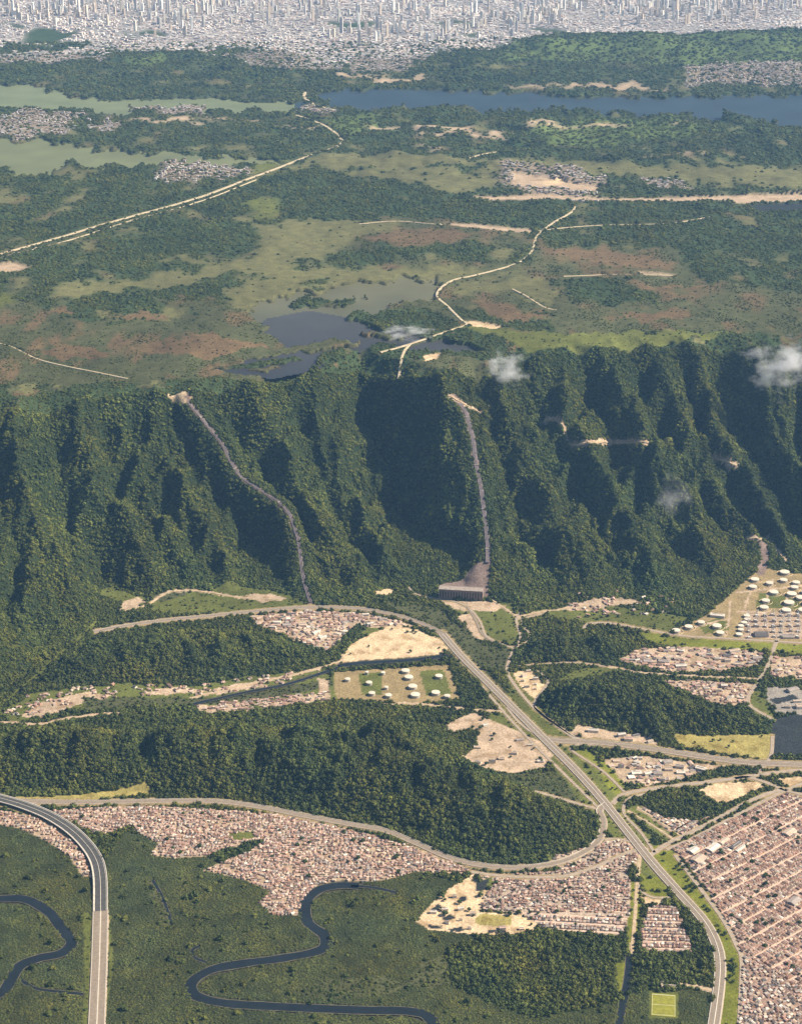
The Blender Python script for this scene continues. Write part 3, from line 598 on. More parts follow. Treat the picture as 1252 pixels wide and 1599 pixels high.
# ------------------------------------------------------------------ mesh helpers
def mesh_np(name, verts, quads=None, tris=None, vcol=None, fcol=None, smooth=False):
    me = bpy.data.meshes.new(name)
    verts = np.asarray(verts, np.float32)
    nq = 0 if quads is None else len(quads); ntr = 0 if tris is None else len(tris)
    loops = []
    if nq: loops.append(np.asarray(quads, np.int32).ravel())
    if ntr: loops.append(np.asarray(tris, np.int32).ravel())
    loops = np.concatenate(loops)
    starts = np.concatenate([np.arange(nq) * 4, nq * 4 + np.arange(ntr) * 3]).astype(np.int32)
    me.vertices.add(len(verts)); me.vertices.foreach_set('co', verts.ravel())
    me.loops.add(len(loops)); me.loops.foreach_set('vertex_index', loops)
    me.polygons.add(nq + ntr); me.polygons.foreach_set('loop_start', starts)
    if vcol is not None:
        a = me.attributes.new('col', 'FLOAT_COLOR', 'POINT')
        a.data.foreach_set('color', np.concatenate([vcol, np.ones((len(vcol), 1))], 1).astype(np.float32).ravel())
    if fcol is not None:
        a = me.attributes.new('col', 'FLOAT_COLOR', 'FACE')
        a.data.foreach_set('color', np.concatenate([fcol, np.ones((len(fcol), 1))], 1).astype(np.float32).ravel())
    me.polygons.foreach_set('use_smooth', np.full(nq + ntr, smooth, bool))
    me.update(calc_edges=True); me.validate()
    return me

def link(name, me, m=None, parent=None, **props):
    o = bpy.data.objects.new(name, me)
    if m is not None and me is not None and not me.materials: me.materials.append(m)
    COL.objects.link(o)
    if parent is not None: o.parent = parent
    for k, v in props.items(): o[k] = v
    return o

def empty(name, loc, rz=0.0, scale=None, **props):
    o = bpy.data.objects.new(name, None); COL.objects.link(o)
    o.location = loc; o.rotation_euler = (0, 0, rz); o.empty_display_size = 5
    if scale is not None: o.scale = scale
    for k, v in props.items(): o[k] = v
    return o

def grid_quads(ny, nx):
    i = np.arange(ny * nx).reshape(ny, nx)
    return np.stack([i[:-1, :-1], i[:-1, 1:], i[1:, 1:], i[1:, :-1]], -1).reshape(-1, 4)

# ------------------------------------------------------------------ the ground: one sheet out to the horizon
ys = [3150.0]
while ys[-1] < 46000:
    y = ys[-1]
    ys.append(y + (30 if y < 3500 else 5.5 if y < 5800 else 5.0 if y < 8450 else min(10 + (y - 8450) * .0042, 60) if y < 22500 else 1500))
ys = np.array(ys); vs = np.linspace(-.31, .31, 560)
GY, GV = np.meshgrid(ys, vs, indexing='ij'); GX = GV * GY
gx, gy = GX.ravel(), GY.ravel()
info = cover(gx, gy)
gz = height(gx, gy, info)
gc = np.array([ALB.get(i, (.1, .1, .1)) for i in range(26)])[info[0]]
gu = scarp_u(gx, gy)
lush = 1 + .35 * fbm(gx / 500, gy / 900, 4, 15)[:, None]
nat = (info[1] == 0)[:, None]
gc = np.where(nat, gc * lush, gc)
gc = np.where(((info[0] == FOREST) & (gu > 1.02))[:, None], gc * 1.9, gc)
soily = np.isin(info[0], [SOIL, PEACH, RUBBLE, YELLOW, URBAN])
dirty = sstep(.0, .45, fbm(gx / 48, gy / 60, 4, 23))[:, None]
gc = np.where(soily[:, None], gc * (1 - dirty * np.array([.32, .36, .42])), gc)
# open scrub of the plateau is a mix of grass, heath and bare earth
sc_ = ((info[0] == SCRUB) & (gu > 1))
mixn = sstep(.05, .4, fbm(gx / 160, gy / 420, 4, 19))[:, None]
gc = np.where(sc_[:, None], gc * (1 - mixn) + np.array([.12, .085, .045]) * mixn, gc)
cg = gc.reshape(len(ys), len(vs), 3); soft = cg.copy(); rowfar = sstep(8500, 9300, ys)[:, None, None]
for _ in range(2):
    soft[1:-1, 2:-2] = (soft[:-2, 2:-2] + 2 * soft[1:-1, 2:-2] + soft[2:, 2:-2] + soft[1:-1, :-4] + soft[1:-1, 4:] + soft[1:-1, 1:-3] + soft[1:-1, 3:-1]) / 8
gc = (cg * (1 - rowfar) + soft * rowfar).reshape(-1, 3)
ground = link('ground', mesh_np('ground', np.stack([gx, gy, gz], 1), grid_quads(len(ys), len(vs)), vcol=gc, smooth=True), M['ground'], kind='structure', label='land from the coastal plain over the escarpment to the plateau')

# ------------------------------------------------------------------ waters of the plateau
WCOL = {'algae_a': ((.155, .175, .085), (.155, .175, .085)), 'algae_b': ((.150, .160, .070), (.150, .160, .070)), 'marsh': ((.135, .128, .062), (.080, .084, .060)), 'pool': ((.060, .060, .060), (.034, .036, .042)), 'lake': ((.034, .050, .062), (.028, .042, .054))}
WLAB = {'algae_a': 'pale green algae-covered reservoir arm below the far city', 'algae_b': 'olive green reservoir arm beside the plateau houses', 'marsh': 'broad olive marsh water in the middle of the plateau', 'pool': 'dark blue water at the rim of the escarpment', 'lake': 'deep blue lake below the far green hill'}
for key, poly in WATERS.items():
    p = np.array(poly, float); x0, x1 = p[:, 0].min() - 30, p[:, 0].max() + 30
    y0, y1 = p[:, 1].min() - 12, p[:, 1].max() + 12
    if key == 'pool': x0, x1, y0, y1 = 318, 775, 486, 592
    nyy, nxx = 60, 90
    qx, qy = np.meshgrid(np.linspace(x0, x1, nxx), np.linspace(y1, y0, nyy))
    wx, wy = on_plane(qx.ravel(), qy.ravel(), WATERZ)
    if key == 'pool':
        keep = (scarp_u(wx, wy) > 1.02) & (poly_dist(wx, wy, np.stack(on_plane(p[:, 0], p[:, 1], WATERZ), 1)) > -60)
    else: keep = np.ones(wx.shape, bool)
    t = ((qy.ravel() - y0) / (y1 - y0))[:, None]
    c = np.array(WCOL[key][0]) * (1 - t) + np.array(WCOL[key][1]) * t
    q = grid_quads(nyy, nxx)
    q = q[keep[q].all(1)]
    zz = np.full(wx.shape, WATERZ + {'algae_a': 0, 'algae_b': .2, 'marsh': .6, 'pool': .8, 'lake': .3}[key])
    link('reservoir' if key != 'marsh' else 'marsh_water', mesh_np('reservoir', np.stack([wx, wy, zz], 1), q, vcol=c), M['water'], kind='structure', label=WLAB[key])

# ------------------------------------------------------------------ ribbons: rivers and roads
def frames(xy):
    t = np.gradient(xy, axis=0); t /= np.maximum(np.linalg.norm(t, axis=1, keepdims=True), 1e-9)
    return t, np.stack([-t[:, 1], t[:, 0]], 1)

def ribbon(name, xy, z, prof, m, parent=None, **props):
    """prof: list of (lateral offset, height) giving the cross-section, from one side to the other"""
    t, n = frames(xy); k = len(prof)
    v = np.empty((len(xy), k, 3))
    for j, (o, h) in enumerate(prof):
        o = np.asarray(o); v[:, j, :2] = xy + n * (o if o.ndim == 0 else o[:, None]); v[:, j, 2] = z + h
    me = mesh_np(name, v.reshape(-1, 3), grid_quads(len(xy), k)[:, ::-1])
    return link(name, me, m, parent, **props)

for pts, w, lab in RIVERS:
    xy = catmull(Pl(pts), 10.0)
    jit = w * .5 * (1 + .16 * fbm(xy[:, 0] / 60, xy[:, 1] / 60, 3, 7))
    rv = ribbon('river' if w > 27 else 'creek', xy, np.zeros(len(xy)), [(jit, .15), (-jit, .15)], M['river'], kind='structure', label=lab)
    mud = jit + 2.0 + 3.0 * np.abs(fbm(xy[:, 0] / 45, xy[:, 1] / 45, 3, 9)) * (w > 14)
    ribbon('mud_bank', xy, np.zeros(len(xy)), [(mud, .05), (-mud, .05)], M['mud'], rv)

for r in ROADS.values():
    xy, w = r['xy'], r['w']
    z = height(xy[:, 0], xy[:, 1])
    kk = np.ones(7) / 7
    zp = np.concatenate([[z[0]] * 3, z, [z[-1]] * 3]); z = np.maximum(np.convolve(zp, kk, 'valid'), z)
    h = w / 2; kind = r['kind']
    if kind == 'plateau': z = z + 3.0
    lift = {'dual': 2.2, 'single': 1.8, 'fresh': 7.0, 'plain': .8, 'fresh2': .9, 'dirt': .5, 'plateau': 0.8}[kind]
    if kind == 'fresh':
        lift = 2.2 + 6.0 * sstep(0, .2, np.linspace(0, 1, len(xy)))
    z = z + lift
    base = {'dual': M['road'], 'single': M['road'], 'fresh': M['conc'], 'plain': M['road'], 'fresh2': M['lane'], 'dirt': M['dirt'], 'plateau': M['sand']}[kind]
    skirt = 2.4 if kind != 'fresh' else 1.6
    o = ribbon(r['name'], xy, z, [(h + (skirt * .9 if kind != 'fresh' else 0), -skirt), (h, 0), (-h, 0), (-h - (skirt * .9 if kind != 'fresh' else 0), -skirt)], base, kind='structure', label=r['label'])
    if kind == 'dual':
        for s in (-1, 1):
            ribbon('carriageway', xy, z, [(s * (h * .52) + h * .36, .05), (s * (h * .52) - h * .36, .05)], M['lane'], o)
            ribbon('edge_line', xy, z, [(s * h * .92 + .7, .08), (s * h * .92 - .7, .08)], M['conc'], o)
        ribbon('median', xy, z, [(1.3, 0), (1.0, .9), (-1.0, .9), (-1.3, 0)], M['conc'], o)
    if kind == 'fresh':
        ribbon('carriageway', xy, z, [(h * .80, .05), (-h * .80, .05)], M['fresh'], o)
        for s in (-1, 1):
            ribbon('parapet', xy, z, [(s * h + 1.1, -1.5), (s * h + 1.1, 1.6), (s * h - 1.1, 1.6), (s * h - 1.1, 0)], M['conc'], o)
        ribbon('divider', xy, z, [(.9, 0), (.7, 1.0), (-.7, 1.0), (-.9, 0)], M['conc'], o)
        tt, nn = frames(xy)
        for i in range(4, len(xy) - 2, 5):
            a = math.atan2(tt[i, 1], tt[i, 0])
            for s in (-.55, .55):
                c = xy[i] + nn[i] * h * s; hh = z[i] - 1.6
                if hh < 2: continue
                ang = np.linspace(0, 2 * np.pi, 8, endpoint=False)
                vv = np.concatenate([np.stack([c[0] + 1.6 * np.cos(ang), c[1] + 1.6 * np.sin(ang), np.full(8, q)], 1) for q in (-1.0, hh)])
                link('pier', mesh_np('pier', vv, [[k, (k + 1) % 8, 8 + (k + 1) % 8, 8 + k] for k in range(8)]), M['conc'], o)
    if kind == 'single':
        ribbon('carriageway', xy, z, [(h * .62, .05), (-h * .62, .05)], M['lane'], o)
        ribbon('guard_wall', xy, z, [(h + .8, -1), (h + .8, 1.4), (h - .6, 1.4), (h - .6, 0)], M['conc'], o)

for q, w in TRACKS:
    xy = q.copy(); xy[1:-1] = (q[:-2] + q[1:-1] + q[2:]) / 3; z = height(xy[:, 0], xy[:, 1]); z = np.maximum(np.convolve(np.pad(z, 2, mode='edge'), np.ones(5) / 5, 'valid'), z) + 1.5
    ribbon('track', xy, z, [(w * .8, -6), (w * .6, 0), (-w * .6, 0), (-w * .8, -6)], M['dirt'], kind='structure', label='pale dirt track cut across the wooded slope')

# ------------------------------------------------------------------ forest: instanced crowns (nobody could count these)
def lump(rng, c, r, sub=1):
    bm = bmesh.new(); bmesh.ops.create_icosphere(bm, subdivisions=sub, radius=1.0)
    v = np.array([w.co[:] for w in bm.verts]); f = [[w.index for w in q.verts] for q in bm.faces]; bm.free()
    v = v * (1 + rng.uniform(-.28, .28, (len(v), 1))) * np.array(r) + np.array(c)
    return v, np.array(f)

def crown_mesh(name, seed, lumps=7, flat=.75, leaves=60):
    rng = np.random.default_rng(seed); V, T, n = [], [], 0
    for i in range(lumps):
        a = rng.uniform(0, 6.283); d = rng.uniform(.25, .75) if i else 0
        rr = rng.uniform(.32, .52) if i else .62
        v, f = lump(rng, (d * math.cos(a), d * math.sin(a), flat * rng.uniform(.1, .75) * (1.1 - d * .6)), (rr, rr, rr * .8))
        V.append(v); T.append(f + n); n += len(v)
    for i in range(leaves):                                    # loose sprays that break up the outline
        a = rng.uniform(0, 6.283); e = rng.uniform(-.1, 1.4)
        c = np.array([math.cos(a) * math.cos(e), math.sin(a) * math.cos(e), .25 + .72 * math.sin(e) * flat]) * rng.uniform(.8, 1.05)
        v = c + rng.normal(0, .13, (3, 3)); V.append(v); T.append(np.array([[n, n + 1, n + 2]])); n += 3
    return mesh_np(name, np.vstack(V), None, np.vstack(T))

def scatter_group(name, coll):
    ng = bpy.data.node_groups.new(name, 'GeometryNodeTree')
    ng.interface.new_socket('Geometry', in_out='INPUT', socket_type='NodeSocketGeometry'); ng.interface.new_socket('Geometry', in_out='OUTPUT', socket_type='NodeSocketGeometry')
    n = ng.nodes; l = ng.links
    gi, go = n.new('NodeGroupInput'), n.new('NodeGroupOutput')
    ci = n.new('GeometryNodeCollectionInfo'); ci.inputs['Collection'].default_value = coll
    ci.inputs['Separate Children'].default_value = True; ci.inputs['Reset Children'].default_value = True
    ip = n.new('GeometryNodeInstanceOnPoints'); ip.inputs['Pick Instance'].default_value = True
    def named(nm, ty):
        a = n.new('GeometryNodeInputNamedAttribute'); a.data_type = ty; a.inputs[0].default_value = nm; return a.outputs[0]
    e2r = n.new('FunctionNodeEulerToRotation')
    l.new(gi.outputs[0], ip.inputs['Points']); l.new(ci.outputs[0], ip.inputs['Instance'])
    l.new(named('pick', 'INT'), ip.inputs['Instance Index']); l.new(named('rot', 'FLOAT_VECTOR'), e2r.inputs[0]); l.new(e2r.outputs[0], ip.inputs['Rotation'])
    l.new(named('size', 'FLOAT_VECTOR'), ip.inputs['Scale']); l.new(ip.outputs[0], go.inputs[0])
    return ng

def proto_collection(name, m, n, **kw):
    c = bpy.data.collections.new(name)
    for i in range(n):
        me = crown_mesh(name, 100 + i, **kw); me.materials.append(m)
        c.objects.link(bpy.data.objects.new(name, me))
    return c

def scatter(name, pts, size, tint, group, npick, label):
    me = bpy.data.meshes.new(name); k = len(pts)
    me.vertices.add(k); me.vertices.foreach_set('co', pts.astype(np.float32).ravel())
    a = me.attributes.new('size', 'FLOAT_VECTOR', 'POINT'); a.data.foreach_set('vector', size.astype(np.float32).ravel())
    rot = np.zeros((k, 3), np.float32); rot[:, 2] = RNG.uniform(0, 6.283, k); rot[:, :2] = RNG.normal(0, .12, (k, 2))
    a = me.attributes.new('rot', 'FLOAT_VECTOR', 'POINT'); a.data.foreach_set('vector', rot.ravel())
    a = me.attributes.new('pick', 'INT', 'POINT'); a.data.foreach_set('value', RNG.integers(0, npick, k).astype(np.int32))
    a = me.attributes.new('tint', 'FLOAT_COLOR', 'POINT'); a.data.foreach_set('color', np.concatenate([tint, np.ones((k, 1))], 1).astype(np.float32).ravel())
    o = link(name, me, None, kind='stuff', label=label)
    md = o.modifiers.new('scatter', 'NODES'); md.node_group = group
    return o

def candidates(y0, y1, spacing, xr=.285):
    X, Y = [], []
    y = y0
    while y < y1:
        s = spacing(y); n = int(2 * xr * y / s)
        X.append((np.arange(n) - n / 2 + RNG.uniform(-.45, .45, n) + RNG.uniform(0, 1)) * s); Y.append(y + RNG.uniform(-.45, .45, n) * s)
        y += s
    return np.concatenate(X), np.concatenate(Y)

NEARP = proto_collection('forest_crown', M['leaf'], 6); SHRUBP = proto_collection('mangrove_bush', M['shrub'], 4, lumps=5, flat=.6, leaves=40)
GN, GS = scatter_group('forest_scatter', NEARP), scatter_group('mangrove_scatter', SHRUBP)
DENS = np.zeros(26); DENS[[FOREST, SCRUB, FARHILL, GRASS, RED, SUBURB, MEADOW, MANGROVE, CITY, LIME]] = [.97, .30, .42, .10, .12, .30, .015, .03, .34, .03]

def plant(name, y0, y1, spacing, zone, label, rad=.80):
    x, y = candidates(y0, y1, spacing)
    inf = cover(x, y); u = scarp_u(x, y)
    dens = DENS[inf[0]] * (inf[1] == 0)
    if zone == 'plateau':
        clump = sstep(-.1, .25, fbm(x / 150, y / 260, 4, 111)); sel = inf[0] == SCRUB
        dens = np.where(sel, .14 + .76 * clump, dens)
        dens = np.where(inf[0] == FOREST, .50 + .45 * sstep(-.25, .05, fbm(x / 130, y / 260, 3, 113)), dens)
    keep = (RNG.uniform(0, 1, len(x)) < dens)
    keep &= {'plain': u <= .0, 'scarp': (u > 0) & (u <= 1.02), 'plateau': u > 1.02}[zone]
    x, y, u = x[keep], y[keep], u[keep]; cl = inf[0][keep]
    z = height(x, y, tuple(i[keep] for i in inf))
    s = np.array([spacing(q) for q in (y0, y1)]); sp = np.interp(y, [y0, y1], s)
    big = fbm(x / 45, y / 45, 2, 121)
    r = sp * rad * (.62 + .85 * RNG.uniform(0, 1, len(x)) ** 2) * (1 + .5 * big)
    r = np.where((cl == SCRUB) | (cl == RED) | (cl == GRASS), r * .62, r)
    size = np.stack([r, r, r * RNG.uniform(.85, 1.75, len(x))], 1)
    if zone == 'plateau': size[:, 2] *= .7
    f = 1 + .30 * fbm(x / 260, y / 260, 4, 131) + .18 * fbm(x / 70, y / 70, 3, 133)
    warm = fbm(x / 330, y / 330, 3, 137)[:, None]
    tint = f[:, None] * RNG.uniform(.8, 1.22, (len(x), 1)) * (1 + warm * np.array([.30, .12, -.15]))
    if zone == 'scarp':
        ridge = .92 + .25 * sstep(.2, 1, fbm(x / 120, y / 240, 3, 139) + .4); tint = tint * ridge[:, None] * 1.15
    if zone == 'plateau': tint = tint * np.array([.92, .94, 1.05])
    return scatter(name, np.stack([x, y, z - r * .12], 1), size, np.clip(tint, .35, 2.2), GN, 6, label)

plant('plain_forest', 3500, 7400, lambda y: 9.6, 'plain', 'dense dark forest over the low hills of the plain', .84)
plant('escarpment_forest', 5700, 8700, lambda y: 8.6, 'scarp', 'rainforest covering the whole escarpment')
plant('plateau_forest', 7400, 17800, lambda y: .0017 * y, 'plateau', 'woods of the plateau broken by scrub and water', .52)

x, y = candidates(3500, 5600, lambda y: 6.2)
inf = cover(x, y); k = np.isin(inf[0], [MANGROVE, SCRUB]) & (inf[1] == 0) & ((inf[0] == MANGROVE) | (RNG.uniform(0, 1, len(x)) < .45)) & (RNG.uniform(0, 1, len(x)) < .88)
x, y = x[k], y[k]; inf = tuple(i[k] for i in inf); z = height(x, y, inf)
r = 4.3 * RNG.uniform(.7, 1.25, len(x)) * (1 + .45 * fbm(x / 40, y / 40, 2, 141))
f = 1 + .48 * fbm(x / 150, y / 240, 4, 143) + .42 * fbm(x / 45, y / 60, 3, 145); warm = fbm(x / 190, y / 190, 3, 147)[:, None]
scatter('mangrove', np.stack([x, y, z - .6], 1), np.stack([r, r, r * RNG.uniform(.5, .8, len(x))], 1), np.clip(f[:, None] * (1 + warm * np.array([.4, .2, -.2])), .4, 2), GS, 4, 'low dense mangrove scrub around the winding river')
# ------------------------------------------------------------------ penstocks on the escarpment
def tube(xy, z, r, off, n=6):
    t, nn = frames(xy); ang = np.linspace(0, 2 * np.pi, n, endpoint=False)
    c = xy + nn * off
    v = np.empty((len(xy), n, 3))
    for j, a in enumerate(ang):
        v[:, j, :2] = c + nn * r * math.cos(a); v[:, j, 2] = z + r * math.sin(a)
    i = np.arange(len(xy) * n).reshape(len(xy), n)
    a, b = i[:-1], i[1:]
    return v.reshape(-1, 3), np.stack([a, np.roll(a, -1, 1), np.roll(b, -1, 1), b], -1).reshape(-1, 4)

def penstock(px, offs, label):
    xy = catmull(Pl(px), 9.0)
    z = height(xy[:, 0], xy[:, 1]); k = np.ones(5) / 5
    z = np.maximum(np.convolve(np.pad(z, 2, mode='edge'), k, 'valid'), z)
    root = empty('penstock', (xy[-1, 0], xy[-1, 1], float(z[-1])), label=label, category='pipeline')
    o3 = np.array([xy[-1, 0], xy[-1, 1], float(z[-1])])
    for o in offs:
        v, q = tube(xy, z + 2.6, 1.5, o); link('pipe', mesh_np('pipe', v - o3, q, smooth=True), M['pipe'], root)
    tt, nn = frames(xy); h = (max(offs) - min(offs)) / 2 + 4
    for i in range(6, len(xy) - 3, 22):                           # concrete anchor blocks
        v = []
        for zz in (-4, 5.0):
            for a, b in ((-1, -1), (1, -1), (1, 1), (-1, 1)):
                p = xy[i] + tt[i] * a * 3 + nn[i] * (b * h + (max(offs) + min(offs)) / 2); v.append((p[0], p[1], z[i] + zz))
        link('anchor_block', mesh_np('anchor_block', np.array(v) - o3, [[0, 1, 5, 4], [1, 2, 6, 5], [2, 3, 7, 6], [3, 0, 4, 7], [4, 5, 6, 7]]), M['anchor'], root)
    return root

penstock(PEN_W[1:], (-5, 0, 5), 'narrow grey pipeline swerving down the escarpment from the bare knoll')
penstock(PEN_E[2:-1], (-7, -2.3, 2.3, 7), 'straight grey pipeline descending the spur to the powerhouse')

# ------------------------------------------------------------------ buildings: one generic house topology
WQ = np.array([[0, 1, 5, 4], [1, 2, 6, 5], [2, 3, 7, 6], [3, 0, 4, 7]]); RQ = np.array([[4, 5, 9, 8], [6, 7, 8, 9]]); RT = np.array([[5, 6, 9], [7, 4, 8]])

def house_verts(x, y, z, L, Wd, H, RH, inset, rot):
    n = len(x); v = np.zeros((n, 10, 3))
    bx = np.array([-.5, .5, .5, -.5]); by = np.array([-.5, -.5, .5, .5])
    v[:, 0:4, 0] = bx * L[:, None]; v[:, 0:4, 1] = by * Wd[:, None]; v[:, 0:4, 2] = -1.5
    v[:, 4:8, 0] = bx * L[:, None]; v[:, 4:8, 1] = by * Wd[:, None]; v[:, 4:8, 2] = H[:, None]
    v[:, 8, 0] = -L * (.5 - inset); v[:, 9, 0] = L * (.5 - inset); v[:, 8:10, 2] = (H + RH)[:, None]
    c, s = np.cos(rot)[:, None], np.sin(rot)[:, None]
    X = v[..., 0] * c - v[..., 1] * s + x[:, None]; Y = v[..., 0] * s + v[..., 1] * c + y[:, None]
    return np.stack([X, Y, v[..., 2] + z[:, None]], -1)

def mass(name, d, label):
    v = house_verts(d['x'], d['y'], d['z'], d['L'], d['W'], d['H'], d['RH'], d['inset'], d['rot'])
    n = len(v); b = (np.arange(n) * 10)[:, None, None]
    q = np.concatenate([(WQ[None] + b).reshape(-1, 4), (RQ[None] + b).reshape(-1, 4)]); t = (RT[None] + b).reshape(-1, 3)
    fc = np.concatenate([np.repeat(d['wc'], 4, 0), np.repeat(d['rc'], 2, 0), np.repeat(np.where((d['inset'] > .05)[:, None], d['rc'], d['wc']), 2, 0)])
    return link(name, mesh_np(name, v.reshape(-1, 3), q, t, fcol=fc), M['facecol'], kind='stuff', label=label)

ROOFS = {'terracotta tile': (.32, .195, .15), 'brown tile': (.215, .14, .115), 'pink clay': (.43, .295, .24), 'grey fibre cement': (.31, .26, .235), 'pale cream': (.47, .36, .28), 'white metal': (.60, .53, .46), 'dark grey': (.10, .09, .09)}
RN = list(ROOFS); RC = np.array([ROOFS[k] for k in RN])
WALLS = np.array([(.50, .42, .33), (.36, .21, .14), (.58, .52, .44), (.42, .32, .25)])
HOUSES = []      # every house of the plain, sorted out below

def lots(kind, x, y, rot, L, Wd, probs, flat, where, H=(2.6, 4.8)):
    n = len(x); ri = RNG.choice(len(RN), n, p=probs); isflat = RNG.uniform(0, 1, n) < flat
    inset = np.where(RNG.uniform(0, 1, n) < .3, .25, 0.0)
    HOUSES.append(dict(x=x, y=y, z=height(x, y), L=L, W=Wd, H=RNG.uniform(*H, n), RH=np.where(isflat, .25, np.minimum(L, Wd) * RNG.uniform(.16, .3, n)), inset=inset, rot=rot,
                       ri=ri, wi=RNG.integers(0, 4, n), flat=isflat, where=np.full(n, where)))

def inside(x, y, cls, xr=(-60, 1312), yr=(880, 1660)):
    c, b, _ = cover(x, y, False); px, py = foot_px(x, y)
    return (b == cls) & (px > xr[0]) & (px < xr[1]) & (py > yr[0]) & (py < yr[1])

def street_grid(poly, a, b, cls, where, lotw, rows, period, probs, flat, streets=True, smat=None, gap=.06):
    w = Pl(poly); p0, p1 = Pl([a, b]); e = (p1 - p0) / np.linalg.norm(p1 - p0); n = np.array([-e[1], e[0]])
    A = (w - p0) @ e; Bq = (w - p0) @ n; th = math.atan2(e[1], e[0])
    k0, k1 = int(Bq.min() // period) - 1, int(Bq.max() // period) + 1
    X, Y, LL, WW = [], [], [], []
    for k in range(k0, k1 + 1):
        if streets:
            s = np.arange(A.min() - 20, A.max() + 20, 8.0); q = p0 + e * s[:, None] + n * (k * period)
            m = inside(q[:, 0], q[:, 1], cls, (-60, 1400), (880, 1720))
            run = []
            for i in range(len(s) + 1):
                if i < len(s) and m[i]: run.append(q[i])
                else:
                    if len(run) > 6:
                        r = np.array(run); ribbon('street', r, height(r[:, 0], r[:, 1]), [(4.6, .30), (4.6, .45), (-4.6, .45), (-4.6, .30)], smat, kind='structure', label='straight street between rows of houses in the ' + where)
                    run = []
        for o, dep in rows:
            s = np.arange(A.min(), A.max(), lotw); s = s + RNG.uniform(-.8, .8, len(s))
            if True: s = s[RNG.uniform(0, 1, len(s)) > gap]
            q = p0 + e * s[:, None] + n * (k * period + o + RNG.uniform(-1.2, 1.2, len(s))[:, None])
            X.append(q[:, 0]); Y.append(q[:, 1]); LL.append(dep * RNG.uniform(.7, 1.05, len(s))); WW.append(lotw * RNG.uniform(.72, .98, len(s)))
    x, y, L, W = map(np.concatenate, (X, Y, LL, WW)); m = inside(x, y, cls)
    # only lots of this polygon
    m &= poly_dist(x, y, w) > 2
    x, y, L, W = x[m], y[m], L[m], W[m]; swap = RNG.uniform(0, 1, len(x)) < .3
    rot = th + np.pi / 2 + np.where(swap, np.pi / 2, 0) + RNG.normal(0, .05, len(x))
    lots('grid', x, y, rot, np.where(swap, W, L), np.where(swap, L, W), probs, flat, where)

def shanty(poly, cls, where, step, probs, flat, gap=.10, base=0.0, turn=1.6, sz=(.62, 1.05)):
    w = Pl(poly); x0, y0 = w.min(0); x1, y1 = w.max(0)
    X, Y = np.meshgrid(np.arange(x0, x1, step), np.arange(y0, y1, step * 1.05)); X, Y = X.ravel(), Y.ravel()
    X = X + RNG.uniform(-.28, .28, len(X)) * step + 14 * fbm(X / 90, Y / 90, 2, 201); Y = Y + RNG.uniform(-.28, .28, len(Y)) * step + 14 * fbm(X / 90, Y / 90, 2, 203)
    alley = np.abs(fbm(X / 85, Y / 85, 2, 205)) > .035
    m = inside(X, Y, cls) & (poly_dist(X, Y, w) > 3) & (RNG.uniform(0, 1, len(X)) > gap) & alley
    x, y = X[m], Y[m]; rot = base + turn * fbm(x / 120, y / 120, 2, 207) + np.where(RNG.uniform(0, 1, len(x)) < .5, np.pi / 2, 0) + RNG.normal(0, .15, len(x))
    lots('shanty', x, y, rot, step * RNG.uniform(*sz, len(x)), step * RNG.uniform(sz[0] * .85, sz[1] * .9, len(x)), probs, flat, where)

M['street'] = mat('town_street', (.52, .385, .30), noise=[(9, .85, 1.15, 3)])
PG = [.36, .33, .17, .06, .05, .02, .01]; PF = [.22, .21, .24, .12, .15, .03, .03]; PB = [.20, .26, .18, .16, .10, .05, .05]; PK = [.06, .16, .12, .28, .14, .12, .12]
TOWN3 = [(1160, 1487), (1185, 1497), (1225, 1530), (1310, 1590), (1310, 1720), (1142, 1720), (1152, 1600)]
fill(B, BLOCKS, TOWN3)
street_grid(TOWN, (1140.7, 1419.6), (1251.5, 1361), GRIDTOWN, 'grid town', 10.5, [(12, 15), (27, 11), (40, 11), (55, 15)], 67, PG, .12, True, M['street'])
street_grid(TOWN2, (1068, 1303), (1118, 1276), GRIDTOWN, 'small quarter below the dark wood', 11, [(9, 13), (24, 13)], 34, PK, .2, True, M['street'])
shanty(TOWN3, BLOCKS, 'dense quarter beyond the grid town', 11.0, PK, .3, .05, .5, .5, (.7, 1.1))
shanty(FAV1, FAVELA, 'settlement above the river bend', 9.6, PF, .35, .05, 0, 1.6, (.74, 1.22))
shanty(FAV2, FAVELA, 'strip of houses beside the viaduct', 11.5, PF, .35)
shanty(MID[:8] + [(984, 1425), (900, 1428), (815, 1424)] + MID[-4:], BLOCKS, 'quarter between hill and highway', 10.0, PB, .3, .05, .1, .7, (.66, 1.1))
street_grid([(815, 1428), (900, 1430), (984, 1428), (978, 1450), (962, 1462), (900, 1456), (850, 1450), (835, 1442)], (850, 1440), (960, 1446), BLOCKS, 'rows of houses above the dark wood', 10.5, [(10, 12), (23, 12)], 36, PK, .25, True, M['street'], .05)
shanty(MID2, BLOCKS, 'strip of houses under the curving road', 11, PB, .3)
street_grid(MID3, (1002, 1460), (1075, 1462), BLOCKS, 'block beside the canal', 10.5, [(9, 12), (22, 12)], 33, PB, .25, True, M['street'], .04)
shanty([(1206, 1024), (1252, 1026), (1300, 1028), (1300, 1062), (1200, 1058)], RUBBLE, 'yard beside the refinery road', 19, PF, .5, .4, .1); shanty(IND1, RUBBLE, 'cluster behind the low hill', 15, PF, .4, .25, .3); shanty(IND3, RUBBLE, 'works under the escarpment road', 17, PF, .4, .2, .4)
shanty(IND2, RUBBLE, 'works below the tank farm', 20, PF, .5, .35, .2); shanty(IND4, RUBBLE, 'lots beside the interchange', 22, PK, .5, .5, .2)
fill(B, URBAN, SETTLE) if False else None
